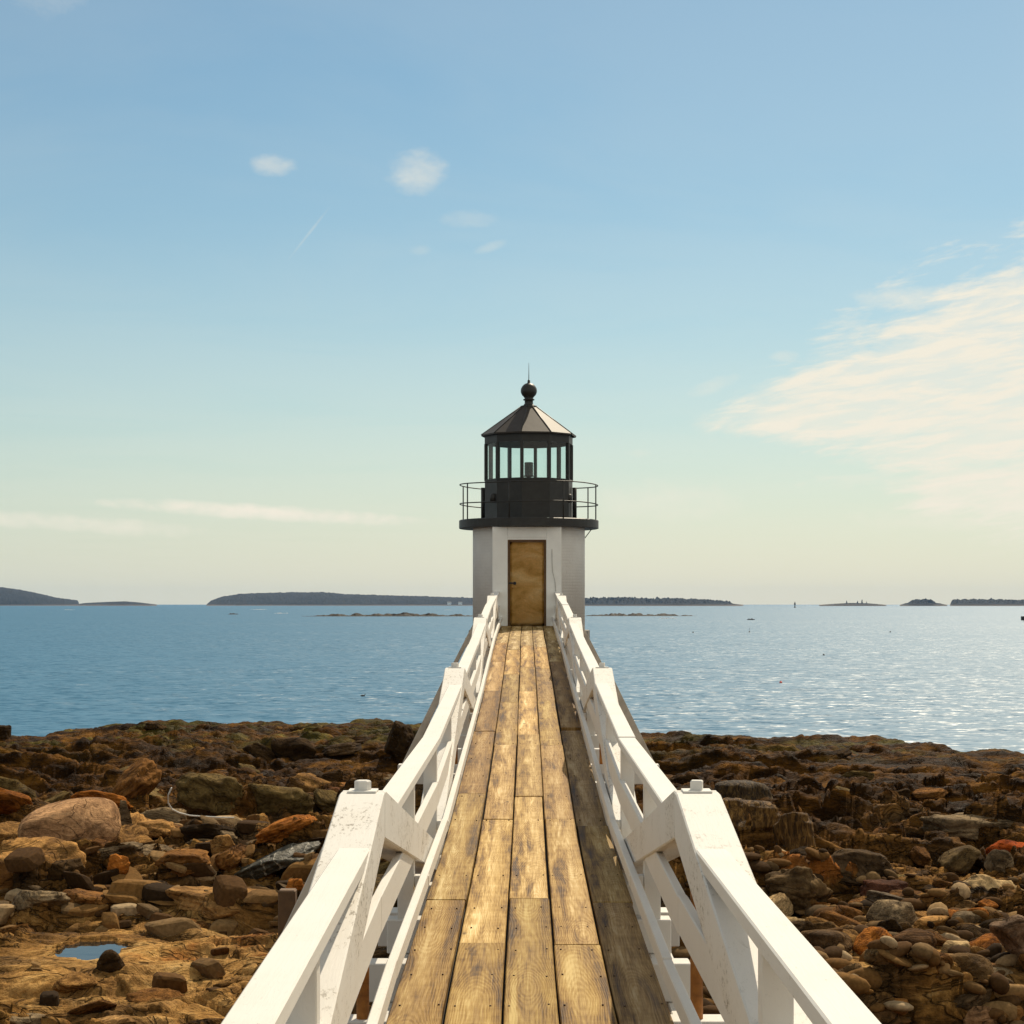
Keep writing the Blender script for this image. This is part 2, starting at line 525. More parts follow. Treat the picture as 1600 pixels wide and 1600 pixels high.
# ------------------------------------------------------------------ materials
def rock_material(name, obj_tint, weed_far):
    m, t, b, out = new_mat(name)
    tc = t.add('ShaderNodeTexCoord')
    geo = t.add('ShaderNodeNewGeometry')
    pos = geo.outputs['Position']
    if obj_tint:
        oi = t.add('ShaderNodeObjectInfo')
        co = t.vm('ADD', tc.outputs['Object'], t.vm('SCALE', t.comb(oi.outputs['Random'], t.m('MULTIPLY', oi.outputs['Random'], 7.3), 0.4), 40.0))
    else:
        co = pos
    sx, sy, sz = t.sep(co)[0:3]
    wv_ = t.m('MULTIPLY', t.m('SUBTRACT', t.noise(co, 0.8, 2, 0.5), 0.5), 1.6)
    strat = t.comb(t.m('MULTIPLY', sx, 0.55), t.m('ADD', t.m('MULTIPLY', sy, 1.0), wv_), t.m('ADD', t.m('MULTIPLY', sz, 1.8), wv_))
    n1 = t.noise(co, 0.9 if not obj_tint else 1.6, 6, 0.6)
    n2 = t.noise(strat, 3.2, 5, 0.7, 0.6)
    n3 = t.noise(co, 16.0, 5, 0.65)
    n4 = t.noise(co, 70.0, 3, 0.6)
    mixv = t.m('ADD', t.m('MULTIPLY', n1, 0.42), t.m('MULTIPLY', n2, 0.58))
    if obj_tint:
        base = t.ramp(mixv, [(0.34, (0.16, 0.14, 0.12)), (0.45, (0.50, 0.45, 0.40)), (0.56, (1.05, 1.0, 0.92)), (0.70, (1.65, 1.5, 1.3))])
        base = t.mix(1.0, base, oi.outputs['Color'], 'MULTIPLY')
    else:
        base = t.ramp(mixv, [(0.34, (0.014, 0.007, 0.003)), (0.44, (0.05, 0.025, 0.008)), (0.53, (0.165, 0.08, 0.021)), (0.62, (0.32, 0.168, 0.048)), (0.74, (0.48, 0.31, 0.125))])
        # golden and pale ledges
        at = t.add('ShaderNodeAttribute', attribute_name='ledge')
        gold = t.ramp(mixv, [(0.34, (0.07, 0.032, 0.009)), (0.43, (0.22, 0.11, 0.030)), (0.52, (0.40, 0.215, 0.065)), (0.60, (0.54, 0.32, 0.11)), (0.70, (0.66, 0.48, 0.24))])
        base = t.mix(at.outputs['Fac'], base, gold)
        # grey and rusty patches
        gp = t.m('MULTIPLY', t.step(t.noise(pos, 0.33, 4, 0.6), 0.52, 0.64), t.m('SUBTRACT', 1.0, t.m('MULTIPLY', at.outputs['Fac'], 0.7)))
        base = t.mix(t.m('MULTIPLY', gp, 0.45), base, t.ramp(n2, [(0.35, (0.022, 0.017, 0.012)), (0.65, (0.20, 0.15, 0.09))]))
        rp = t.step(t.noise(t.vm('ADD', pos, (13, 4, 0)), 0.55, 4, 0.65), 0.58, 0.70)
        base = t.mix(t.m('MULTIPLY', rp, 0.6), base, (0.34, 0.11, 0.02))
    speck = t.ramp(n3, [(0.32, 0.45), (0.5, 1.0), (0.68, 1.28)])
    base = t.mix(0.75, base, speck, 'MULTIPLY')
    base = t.mix(0.35, base, t.ramp(n4, [(0.3, 0.6), (0.7, 1.35)]), 'MULTIPLY')
    # dark thin cracks / bedding lines
    cr = t.m('ABSOLUTE', t.m('SUBTRACT', t.noise(strat, 1.7, 3, 0.6, 0.8), 0.5))
    crk = t.step(cr, 0.0, 0.016 if obj_tint else 0.022)
    base = t.mix(t.m('MULTIPLY', t.m('SUBTRACT', 1.0, crk), 0.35 if obj_tint else 0.62), base, (0.014, 0.009, 0.005))
    rough = t.ramp(n1, [(0.3, 0.7), (0.7, 0.95)])
    hsum = t.m('ADD', t.m('MULTIPLY', n2, 0.9), t.m('ADD', t.m('MULTIPLY', n3, 0.30), t.m('MULTIPLY', n4, 0.08)))
    hsum = t.m('ADD', hsum, t.m('MULTIPLY', crk, 0.34))
    b.inputs['Specular IOR Level'].default_value = 0.03
    if weed_far:
        px_, py_, pz_ = t.sep(pos)[0:3]
        wn = t.noise(pos, 0.22, 5, 0.6)
        lim = t.m('ADD', t.m('ADD', py_, t.m('MULTIPLY', t.step(px_, 0.5, 3.5), 6.0)), t.m('MULTIPLY', t.m('SUBTRACT', wn, 0.5), 30.0))
        wm = t.step(lim, 33.0, 42.0)
        wcoord = t.comb(t.m('MULTIPLY', px_, 0.55), t.m('MULTIPLY', py_, 0.8), t.m('MULTIPLY', pz_, 1.6))
        wv = t.noise(wcoord, 1.5, 7, 0.66, 0.5)
        wc = t.ramp(wv, [(0.34, (0.006, 0.003, 0.001)), (0.46, (0.026, 0.011, 0.0025)), (0.55, (0.08, 0.034, 0.006)), (0.65, (0.17, 0.076, 0.013)), (0.8, (0.28, 0.145, 0.034))])
        ol = t.m('MULTIPLY', t.step(t.noise(wcoord, 0.62, 4, 0.6), 0.47, 0.6), t.step(py_, 48.0, 60.0))
        wc = t.mix(t.m('MULTIPLY', ol, 0.8), wc, t.ramp(wv, [(0.32, (0.022, 0.020, 0.005)), (0.55, (0.085, 0.074, 0.016)), (0.72, (0.21, 0.18, 0.045))]))
        wc = t.mix(0.6, wc, t.ramp(t.noise(wcoord, 7.0, 5, 0.7), [(0.3, 0.4), (0.5, 1.0), (0.7, 1.5)]), 'MULTIPLY')
        base = t.mix(t.m('MULTIPLY', wm, 0.96), base, wc)
        rough = t.mix(wm, rough, t.ramp(wv, [(0.35, 0.6), (0.7, 0.85)]))
    t.put(b.inputs['Base Color'], base)
    t.put(b.inputs['Roughness'], rough)
    t.put(b.inputs['Normal'], t.bump(hsum, 0.85, 0.12 if not obj_tint else 0.085))
    return m


M_SHORE = rock_material('shore_rock', False, True)
M_ROCK = rock_material('loose_rock', True, False)


def veined_material():
    m, t, b, out = new_mat('veined_rock')
    co = t.add('ShaderNodeTexCoord').outputs['Object']
    x, y, z = t.sep(co)[0:3]
    n = t.noise(co, 3.0, 5, 0.6)
    band = t.m('ADD', t.m('MULTIPLY', x, 4.2), t.m('MULTIPLY', n, 2.4))
    s = t.m('ABSOLUTE', t.m('SUBTRACT', t.m('FRACT', band), 0.5))
    vein = t.m('SUBTRACT', 1.0, t.step(s, 0.015, 0.075))
    base = t.ramp(t.noise(co, 9.0, 6, 0.65), [(0.3, (0.012, 0.012, 0.008)), (0.55, (0.06, 0.052, 0.03)), (0.75, (0.15, 0.12, 0.07))])
    base = t.mix(t.m('MULTIPLY', vein, t.step(n, 0.36, 0.56)), base, (0.36, 0.33, 0.26))
    t.put(b.inputs['Base Color'], base)
    b.inputs['Roughness'].default_value = 0.6
    t.put(b.inputs['Normal'], t.bump(t.m('ADD', t.noise(co, 9.0, 6, 0.65), t.m('MULTIPLY', vein, 0.12)), 0.8, 0.08))
    return m


M_VEIN = veined_material()


def weed_material():
    m, t, b, out = new_mat('seaweed')
    geo = t.add('ShaderNodeTexCoord')
    oi = t.add('ShaderNodeObjectInfo')
    co = t.vm('ADD', geo.outputs['Object'], t.vm('SCALE', t.comb(oi.outputs['Random'], oi.outputs['Random'], 0.3), 23.0))
    x, y, z = t.sep(co)[0:3]
    hang = t.comb(t.m('MULTIPLY', x, 9.0), t.m('MULTIPLY', y, 5.0), t.m('MULTIPLY', z, 1.6))
    n = t.noise(hang, 2.0, 6, 0.68, 0.5)
    base = t.ramp(n, [(0.3, (0.012, 0.007, 0.003)), (0.47, (0.07, 0.037, 0.011)), (0.6, (0.20, 0.115, 0.035)), (0.75, (0.36, 0.23, 0.09))])
    base = t.mix(1.0, base, oi.outputs['Color'], 'MULTIPLY')
    t.put(b.inputs['Base Color'], base)
    b.inputs['Roughness'].default_value = 0.7
    b.inputs['Specular IOR Level'].default_value = 0.15
    t.put(b.inputs['Normal'], t.bump(n, 1.0, 0.10))
    return m


M_WEED = weed_material()


def plank_material():
    m, t, b, out = new_mat('weathered_deck_wood')
    oi = t.add('ShaderNodeObjectInfo')
    rnd = oi.outputs['Random']
    co = t.add('ShaderNodeTexCoord').outputs['Object']
    x, y, z = t.sep(co)[0:3]
    oy = t.m('ADD', y, t.m('MULTIPLY', rnd, 91.0))
    ox = t.m('ADD', x, t.m('MULTIPLY', t.m('SUBTRACT', t.m('FRACT', t.m('MULTIPLY', rnd, 17.0)), 0.5), 0.09))
    # growth rings cut along the board: arches where the heart wanders
    a = t.m('MULTIPLY', t.m('SUBTRACT', t.noise(t.comb(0.0, oy, t.m('MULTIPLY', rnd, 9.0)), 0.30, 2, 0.5), 0.40), 0.80)
    wob = t.m('MULTIPLY', t.m('SUBTRACT', t.noise(t.comb(t.m('MULTIPLY', ox, 4.0), t.m('MULTIPLY', oy, 0.9), rnd), 1.2, 3, 0.5), 0.5), 0.045)
    rr = t.m('SQRT', t.m('ADD', t.m('POWER', t.m('ADD', ox, wob), 2.0), t.m('POWER', t.m('MULTIPLY', a, 0.8), 2.0)))
    ring = t.m('SINE', t.m('MULTIPLY', t.m('ADD', rr, t.m('MULTIPLY', wob, 0.3)), 2 * math.pi * 120))
    ring = t.m('ADD', t.m('MULTIPLY', ring, 0.5), 0.5)
    fib = t.noise(t.comb(t.m('MULTIPLY', ox, 130.0), t.m('MULTIPLY', oy, 2.2), rnd), 1.0, 5, 0.7)
    blot = t.noise(t.comb(t.m('MULTIPLY', ox, 9.0), t.m('MULTIPLY', oy, 0.6), t.m('MULTIPLY', rnd, 7.0)), 1.5, 5, 0.62, 0.35)
    cross = t.noise(t.comb(t.m('MULTIPLY', ox, 5.0), t.m('MULTIPLY', oy, 9.0), rnd), 1.0, 4, 0.65)
    # paler worn strip along the middle of each board
    mid = t.m('SUBTRACT', 1.0, t.step(t.m('ABSOLUTE', t.m('ADD', ox, t.m('MULTIPLY', t.m('SUBTRACT', blot, 0.5), 0.2))), 0.0, 0.11))
    v = t.m('ADD', t.m('MULTIPLY', ring, 0.045), t.m('ADD', t.m('MULTIPLY', fib, 0.46), t.m('ADD', t.m('MULTIPLY', blot, 0.78), t.m('ADD', t.m('MULTIPLY', cross, 0.18), t.m('MULTIPLY', mid, 0.12)))))
    base = t.ramp(v, [(0.55, (0.045, 0.021, 0.005)), (0.65, (0.14, 0.078, 0.020)), (0.745, (0.30, 0.19, 0.062)), (0.86, (0.47, 0.34, 0.16)), (0.99, (0.68, 0.57, 0.38))])
    base = t.mix(1.0, base, oi.outputs['Color'], 'MULTIPLY')
    # knots and nail stains
    kn = t.vor(t.comb(t.m('MULTIPLY', ox, 3.2), t.m('MULTIPLY', oy, 1.15), rnd), 1.0)
    kd = t.m('SUBTRACT', 1.0, t.step(t.m('ADD', kn, t.m('MULTIPLY', cross, 0.05)), 0.05, 0.095))
    base = t.mix(t.m('MULTIPLY', kd, 0.8), base, (0.035, 0.016, 0.005))
    t.put(b.inputs['Base Color'], base)
    t.put(b.inputs['Roughness'], t.ramp(blot, [(0.3, 0.58), (0.7, 0.78)]))
    b.inputs['Specular IOR Level'].default_value = 0.15
    hh = t.m('ADD', t.m('MULTIPLY', ring, 0.35), t.m('MULTIPLY', fib, 0.8))
    t.put(b.inputs['Normal'], t.bump(hh, 0.45, 0.006))
    return m


M_PLANK = plank_material()


def paint_material(name, col, dirt, speck_lo=0.66):
    m, t, b, out = new_mat(name)
    oi = t.add('ShaderNodeObjectInfo')
    co = t.vm('ADD', t.add('ShaderNodeTexCoord').outputs['Object'], t.vm('SCALE', t.comb(oi.outputs['Random'], oi.outputs['Random'], oi.outputs['Random']), 30.0))
    x, y, z = t.sep(co)[0:3]
    grain = t.noise(t.comb(t.m('MULTIPLY', x, 60.0), t.m('MULTIPLY', y, 4.0), t.m('MULTIPLY', z, 30.0)), 1.0, 4, 0.6, 0.4)
    big = t.noise(co, 2.2, 5, 0.6)
    sp = t.noise(t.comb(t.m('MULTIPLY', x, 60.0), t.m('MULTIPLY', y, 22.0), t.m('MULTIPLY', z, 45.0)), 1.0, 5, 0.75)
    area = t.step(big, 0.42, 0.62)
    spm = t.m('MULTIPLY', t.step(sp, speck_lo - 0.06, speck_lo + 0.03), t.m('ADD', t.m('MULTIPLY', area, dirt), 0.05))
    base = t.mix(t.m('MULTIPLY', t.step(big, 0.4, 0.75), 0.35 * dirt + 0.05), col, tuple(c * f for c, f in zip(col, (0.80, 0.74, 0.64))))
    base = t.mix(spm, base, (0.22, 0.19, 0.15))
    t.put(b.inputs['Base Color'], base)
    b.inputs['Roughness'].default_value = 0.62
    b.inputs['Specular IOR Level'].default_value = 0.12
    t.put(b.inputs['Normal'], t.bump(t.m('ADD', grain, t.m('MULTIPLY', spm, -0.5)), 0.22, 0.006))
    return m


M_WHITE = paint_material('white_painted_timber', (0.67, 0.65, 0.61), 0.4)
M_WHITE_WORN = paint_material('worn_white_painted_timber', (0.67, 0.65, 0.61), 0.75, 0.59)


def simple(name, col, rough=0.6, metal=0.0, nscale=8.0, var=0.25, bump=0.2, bd=0.01, spec=0.5):
    m, t, b, out = new_mat(name)
    co = t.add('ShaderNodeTexCoord').outputs['Object']
    n = t.noise(co, nscale, 5, 0.6)
    base = t.mix(1.0, col, t.ramp(n, [(0.25, 1 - var), (0.75, 1 + var)]), 'MULTIPLY')
    t.put(b.inputs['Base Color'], base)
    b.inputs['Roughness'].default_value = rough
    b.inputs['Metallic'].default_value = metal
    b.inputs['Specular IOR Level'].default_value = spec
    if bump:
        t.put(b.inputs['Normal'], t.bump(n, bump, bd))
    return m


M_RUST = simple('rusty_iron', (0.33, 0.13, 0.025), 0.75, 0.0, 14, 0.6, 0.5, 0.01)
M_RUST_DARK = simple('dark_rusted_iron', (0.05, 0.022, 0.008), 0.8, 0.0, 40, 0.5, 0)
M_BLACK = simple('black_painted_iron', (0.026, 0.024, 0.021), 0.5, 0.0, 5, 0.35, 0.12, 0.01, 0.4)
M_ROOF = simple('dull_black_roof_metal', (0.042, 0.034, 0.028), 0.55, 0.0, 3, 0.3, 0.12, 0.02, 0.22)
M_TIMBER = simple('old_brown_timber', (0.13, 0.07, 0.03), 0.8, 0.0, 12, 0.4, 0.4, 0.01)
M_GREYWOOD = simple('grey_brown_painted_brace', (0.50, 0.45, 0.38), 0.7, 0.0, 8, 0.25, 0.2, 0.01)
M_GRANITE = simple('grey_granite', (0.24, 0.22, 0.19), 0.8, 0.0, 30, 0.4, 0.5, 0.02)
M_CABLE = simple('grey_conduit', (0.55, 0.53, 0.49), 0.6)


def brick_paint():
    m, t, b, out = new_mat('white_painted_brick')
    co = t.add('ShaderNodeTexCoord').outputs['Object']
    x, y, z = t.sep(co)[0:3]
    ang = t.m('MULTIPLY', t.m('ARCTAN2', x, y), 1.333)
    br = t.add('ShaderNodeTexBrick')
    t.put(br.inputs['Vector'], t.comb(ang, z, 0.0))
    br.inputs['Scale'].default_value = 1.0
    br.inputs['Brick Width'].default_value = 0.21
    br.inputs['Row Height'].default_value = 0.072
    br.inputs['Mortar Size'].default_value = 0.008
    br.inputs['Mortar Smooth'].default_value = 0.6
    br.inputs['Color1'].default_value = (1, 1, 1, 1)
    br.inputs['Color2'].default_value = (0.86, 0.86, 0.86, 1)
    br.inputs['Mortar'].default_value = (0, 0, 0, 1)
    n = t.noise(co, 3.0, 5, 0.6)
    base = t.ramp(n, [(0.3, (0.81, 0.79, 0.75)), (0.7, (0.88, 0.87, 0.83))])
    base = t.mix(0.04, base, br.outputs[0], 'MULTIPLY')
    t.put(b.inputs['Base Color'], base)
    b.inputs['Roughness'].default_value = 0.6
    t.put(b.inputs['Normal'], t.bump(t.m('ADD', br.outputs[0], t.m('MULTIPLY', t.noise(co, 18, 4, 0.65), 1.6)), 0.45, 0.010))
    return m


M_BRICK = brick_paint()


def door_material():
    m, t, b, out = new_mat('bronze_door_metal')
    co = t.add('ShaderNodeTexCoord').outputs['Object']
    x, y, z = t.sep(co)[0:3]
    n = t.noise(t.comb(t.m('MULTIPLY', x, 1.6), y, t.m('MULTIPLY', z, 3.6)), 0.9, 4, 0.5, 0.8)
    n2 = t.noise(co, 26.0, 4, 0.6)
    base = t.ramp(n, [(0.30, (0.50, 0.25, 0.035)), (0.5, (0.74, 0.43, 0.12)), (0.70, (0.86, 0.60, 0.25))])
    base = t.mix(0.4, base, t.ramp(n2, [(0.3, 0.7), (0.7, 1.2)]), 'MULTIPLY')
    t.put(b.inputs['Base Color'], base)
    b.inputs['Metallic'].default_value = 0.25
    b.inputs['Roughness'].default_value = 0.38
    t.put(b.inputs['Normal'], t.bump(n, 0.5, 0.05))
    return m


M_DOOR = door_material()


def glass_material():
    m, t, b, out = new_mat('lantern_glass')
    t.n.remove(b)
    tr = t.add('ShaderNodeBsdfTransparent')
    tr.inputs[0].default_value = (0.86, 0.95, 0.94, 1)
    gl = t.add('ShaderNodeBsdfGlossy')
    gl.inputs['Roughness'].default_value = 0.03
    gl.inputs[0].default_value = (0.9, 0.9, 0.9, 1)
    geo = t.add('ShaderNodeNewGeometry')
    dp = t.add('ShaderNodeVectorMath', operation='DOT_PRODUCT')
    t.l.new(geo.outputs['Incoming'], dp.inputs[0])
    t.l.new(geo.outputs['Normal'], dp.inputs[1])
    cs = t.m('SUBTRACT', 1.0, t.m('ABSOLUTE', dp.outputs['Value']))
    frn = t.m('ADD', 0.04, t.m('MULTIPLY', t.m('POWER', cs, 5.0), 0.9), None, True)
    mx = t.add('ShaderNodeMixShader')
    t.l.new(frn, mx.inputs[0])
    t.l.new(tr.outputs[0], mx.inputs[1])
    t.l.new(gl.outputs[0], mx.inputs[2])
    t.l.new(mx.outputs[0], out.inputs[0])
    return m


M_GLASS = glass_material()


def sea_material():
    m, t, b, out = new_mat('sea_water')
    pos = t.add('ShaderNodeNewGeometry').outputs['Position']
    x, y, z = t.sep(pos)[0:3]

    def slope(vec, scale, detail, amp):
        nd = t.add('ShaderNodeTexNoise', noise_dimensions='3D')
        t.put(nd.inputs['Vector'], vec)
        nd.inputs['Scale'].default_value = scale
        nd.inputs['Detail'].default_value = detail
        nd.inputs['Roughness'].default_value = 0.55
        nd.inputs['Distortion'].default_value = 0.3
        return t.vm('SCALE', t.vm('SUBTRACT', nd.outputs['Color'], (0.5, 0.5, 0.5)), amp)
    wind = t.step(t.noise(t.comb(t.m('MULTIPLY', x, 0.006), t.m('MULTIPLY', y, 0.014), 0.0), 1.0, 4, 0.6, 0.4), 0.36, 0.66)
    amp = t.m('ADD', 0.75, t.m('MULTIPLY', wind, 0.5))
    p1 = t.comb(t.m('MULTIPLY', x, 0.6), y, 0.0)
    p2 = t.comb(t.m('MULTIPLY', x, 0.7), t.m('ADD', y, t.m('MULTIPLY', x, 0.15)), 7.0)
    sl = t.vm('ADD', slope(p1, 0.30, 2.0, 0.25), t.vm('ADD', slope(p2, 1.2, 3.0, 1.25), slope(p1, 3.6, 2.0, 1.1)))
    sl = t.vm('SCALE', sl, amp)
    a_, b_, c_ = t.sep(sl)[0:3]
    b.inputs['Base Color'].default_value = (0.008, 0.10, 0.19, 1)
    b.inputs['Roughness'].default_value = 0.445
    b.inputs['IOR'].default_value = 1.333
    t.put(b.inputs['Normal'], t.vm('NORMALIZE', t.comb(a_, b_, 1.0)))
    return m


M_SEA = sea_material()


def pool_material():
    m, t, b, out = new_mat('still_water')
    b.inputs['Base Color'].default_value = (0.01, 0.012, 0.012, 1)
    b.inputs['Roughness'].default_value = 0.03
    b.inputs['IOR'].default_value = 1.333
    pos = t.add('ShaderNodeNewGeometry').outputs['Position']
    t.put(b.inputs['Normal'], t.bump(t.noise(pos, 5.0, 2, 0.5), 0.15, 0.01))
    return m


M_POOL = pool_material()

# ------------------------------------------------------------------ setting: shore, sea, pools, islands
tag(link('rocky_shore', shore_me, M_SHORE), kind='structure')
S = 60000.0
sea_me = np_mesh('sea', [(-S, -2000, 0), (S, -2000, 0), (S, S, 0), (-S, S, 0)], [(0, 1, 2, 3)], False)
tag(link('sea', sea_me, M_SEA), kind='structure')


def pool_obj(name, spots):
    V, F = [], []
    cx, cy, rx, ry, dep, lev = spots[0]
    n = 40
    bm = bmesh.new()
    vs = [bm.verts.new((math.cos(2 * math.pi * i / n) * rx * 1.4, math.sin(2 * math.pi * i / n) * ry * 1.4, 0)) for i in range(n)]
    bm.faces.new(vs)
    o = link(name, mesh_from(bm, name), M_POOL, (cx, cy, lev + EYE))
    return tag(o, kind='structure')


for p in POOL:
    pool_obj('tide_pool', [p])


def island_material():
    m, t, b, out = new_mat('distant_forest')
    pos = t.add('ShaderNodeNewGeometry').outputs['Position']
    z = t.sep(pos)[2]
    n = t.noise(pos, 0.02, 5, 0.6)
    base = t.ramp(n, [(0.3, (0.012, 0.013, 0.015)), (0.7, (0.030, 0.030, 0.030))])
    shore = t.m('SUBTRACT', 1.0, t.step(t.m('ADD', z, t.m('MULTIPLY', n, 4.0)), 5.0, 7.5))
    base = t.mix(shore, base, (0.16, 0.12, 0.085))
    t.put(b.inputs['Base Color'], base)
    b.inputs['Roughness'].default_value = 0.95
    b.inputs['Specular IOR Level'].default_value = 0.1
    return m


M_ISLE = island_material()


def island(name, prof, D, depth, trees, seed):
    """prof: (photo x, photo y of the skyline) points; trees: roughness of the canopy in metres"""
    xs = np.array([p[0] for p in prof], float); ys = np.array([p[1] for p in prof], float)
    n = 520
    X = np.linspace(xs[0], xs[-1], n)
    Hh = (VY - np.interp(X, xs, ys)) / FPX * D + EYE
    wx = (X - VX) / FPX * D
    rows = 34
    V = []
    for j in range(rows):
        f = j / (rows - 1)
        v = 2 * f - 1
        prof_ = max(0.0, 1 - abs(v) ** 2.4)
        jag = trees * (0.55 * np.abs(fbm(wx / 26.0 + j * 3.1, wx * 0 + j * 1.7, 3, seed)) * 1.6 + 0.4 * pn(wx / 9.0, wx * 0 + j * 2.3, seed + 5)) - trees * 0.35
        hh = np.maximum(Hh - 2.0, 0) * prof_
        jag = jag * sstep(Hh * prof_, 5.0, 12.0)
        z = np.where(prof_ > 0.02, 2.0 * min(1, prof_ * 6), -3.0) + hh + jag
        z = np.where((X == X[0]) | (X == X[-1]), -3.0, z)
        V.append(np.stack([wx * (1 + v * depth / D), np.full(n, D + v * depth), z], 1))
    V = np.concatenate(V)
    ii = (np.arange(rows - 1)[:, None] * n + np.arange(n - 1)[None, :]).ravel()
    F = np.stack([ii, ii + 1, ii + n + 1, ii + n], 1)
    o = link(name, np_mesh(name, V, F, False), M_ISLE)
    return tag(o, kind='structure')


island('island', [(-420, 944), (-300, 926), (-160, 913), (-60, 912), (0, 917), (30, 921), (60, 927), (85, 933), (105, 936), (121, 938), (124, 943)], 8200, 420, 5, 3)
island('island', [(110, 945), (135, 942), (165, 940.5), (195, 939.5), (215, 941), (245, 944.5)], 7600, 220, 1.0, 8)
island('island', [(322, 945), (330, 938), (345, 933), (372, 928), (420, 926), (470, 925.5), (505, 925), (540, 928), (585, 929.5), (640, 931), (690, 932.5), (735, 934), (780, 936), (850, 940), (880, 945)], 8200, 420, 6, 13)
island('island', [(800, 945), (850, 938), (905, 936), (930, 934), (975, 933), (1010, 935), (1045, 935), (1080, 935.5), (1110, 938), (1136, 939), (1143, 943), (1162, 945)], 6800, 230, 15, 21)
island('island', [(1280, 945), (1310, 943), (1330, 942), (1355, 942.5), (1385, 945)], 6500, 90, 0.6, 31)
island('island', [(1406, 945), (1418, 942), (1424, 938), (1440, 936.5), (1456, 937), (1462, 942), (1480, 945)], 6500, 120, 11, 36)
island('island', [(1484, 945), (1489, 937), (1520, 936.5), (1560, 937), (1600, 937.5), (1680, 937), (1760, 940), (1800, 945)], 6700, 200, 12, 41)


def far_tree(px, top, D, label):
    X = (px - VX) / FPX * D
    h = (VY - top) / FPX * D + EYE
    t0 = 4.0
    root = empty('pine_tree', (X, D, t0))
    bm = bmesh.new()
    lathe(bm, [(0.8, 0), (0.6, h * 0.4), (0.05, h - t0 - 0.5)], 6, (X, D, t0))
    me = mesh_from(bm, 'trunk')
    me.transform(__import__('mathutils').Matrix.Translation((-X, -D, -t0)))
    link('trunk', me, M_TIMBER, (X, D, t0), root)
    bm = bmesh.new()
    r = random.Random(int(px * 7))
    for k in range(9):
        f = k / 8
        zz = (h - t0) * (0.18 + 0.78 * f)
        rad = (1.25 - f) * (h - t0) * 0.24 * r.uniform(0.7, 1.25)
        lathe(bm, [(0.02, -rad * 0.15), (rad, -rad * 0.25), (rad * 0.5, rad * 0.4), (0.0, rad * 1.0)], 7, (r.uniform(-0.6, 0.6), r.uniform(-0.6, 0.6), zz), r.random())
    link('crown', mesh_from(bm, 'crown'), M_ISLE, (X, D, t0), root)
    tag(root, label, 'tree', 'trees on the small far islets')


for px, tp, lb in ((1323, 938, 'lone short pine at the left of the low bare islet near the right horizon'),
                   (1340, 938.5, 'leftmost of the close-set pines in the middle of the low bare islet'),
                   (1347, 936.5, 'tallest pine of the low bare islet near the right horizon'),
                   (1354, 939.5, 'small pine right of the tallest one on the low bare islet')):
    far_tree(px, tp, 6500, lb)

M_HOUSE = simple('far_white_clapboard', (0.78, 0.76, 0.72), 0.7)
M_HROOF = simple('far_grey_shingle', (0.16, 0.15, 0.14), 0.8)
for px, lb in ((702, 'small white house at the shore of the far wooded island, left of its twin'), (719, 'small white house at the shore of the far wooded island, beside the tower')):
    D = 7760
    X = (px - VX) / FPX * D
    root = empty('far_house', (X, D, 4))
    w_ = 8.0
    link('wall', mesh_from(box_bm(-w_, w_, -6, 6, 0, 9, 0), 'wall'), M_HOUSE, (X, D, 4), root)
    bm = bmesh.new()
    a = [bm.verts.new(p) for p in ((-w_ - 1, -7, 9.02), (w_ + 1, -7, 9.02), (w_ + 1, 7, 9.02), (-w_ - 1, 7, 9.02), (-w_ - 1, 0, 13), (w_ + 1, 0, 13))]
    for f in ((0, 1, 5, 4), (2, 3, 4, 5), (0, 4, 3), (1, 2, 5), (0, 3, 2, 1)):
        bm.faces.new([a[i] for i in f])
    link('roof', mesh_from(bm, 'roof'), M_HROOF, (X, D, 4), root)
    tag(root, lb, 'house', 'houses on the far island')


# low reefs awash
M_REEF = simple('wet_dark_reef', (0.022, 0.017, 0.011), 0.8, 0, 0.3, 0.6, 0, 0.1, 0.2)
def reef(px0, px1, py, hpx, seed, label):
    D = FPX * EYE / (py - VY)
    x0, x1 = (px0 - VX) / FPX * D, (px1 - VX) / FPX * D
    n, rows = 200, 16
    X = np.linspace(x0, x1, n)
    V = []
    for j in range(rows):
        v = 2 * j / (rows - 1) - 1
        prof = (1 - v * v)
        e = np.sqrt(np.clip(1 - ((X - (x0 + x1) / 2) / ((x1 - x0) / 2)) ** 2, 0, 1))
        z = -0.5 + (hpx / FPX * D + 0.5) * prof * (0.3 + 0.7 * e) * (0.75 + 0.9 * fbm(X / ((x1 - x0) / 14.0), X * 0 + j * 0.35, 4, seed)) - (1 - e) * 0.4
        V.append(np.stack([X, np.full(n, D + v * 9.0), z], 1))
    ii = (np.arange(rows - 1)[:, None] * n + np.arange(n - 1)[None, :]).ravel()
    o = link('reef', np_mesh('reef', np.concatenate(V), np.stack([ii, ii + 1, ii + n + 1, ii + n], 1), False), M_REEF)
    tag(o, label, 'reef', 'low reefs awash on the water')


reef(468, 760, 963, 4.2, 2, 'long low dark reef awash on the blue water left of the tower')
reef(905, 1092, 962.5, 3.6, 5, 'long low dark reef awash just right of the tower')
reef(1165, 1182, 968.5, 1.6, 8, 'tiny dark ledge breaking the water right of the long reef')
reef(356, 374, 960, 1.6, 9, 'tiny dark ledge breaking the water at the left end of the left reef')

# surf on the reefs: thin foam patches on the water
M_FOAM = simple('sea_foam', (0.85, 0.85, 0.83), 0.8)


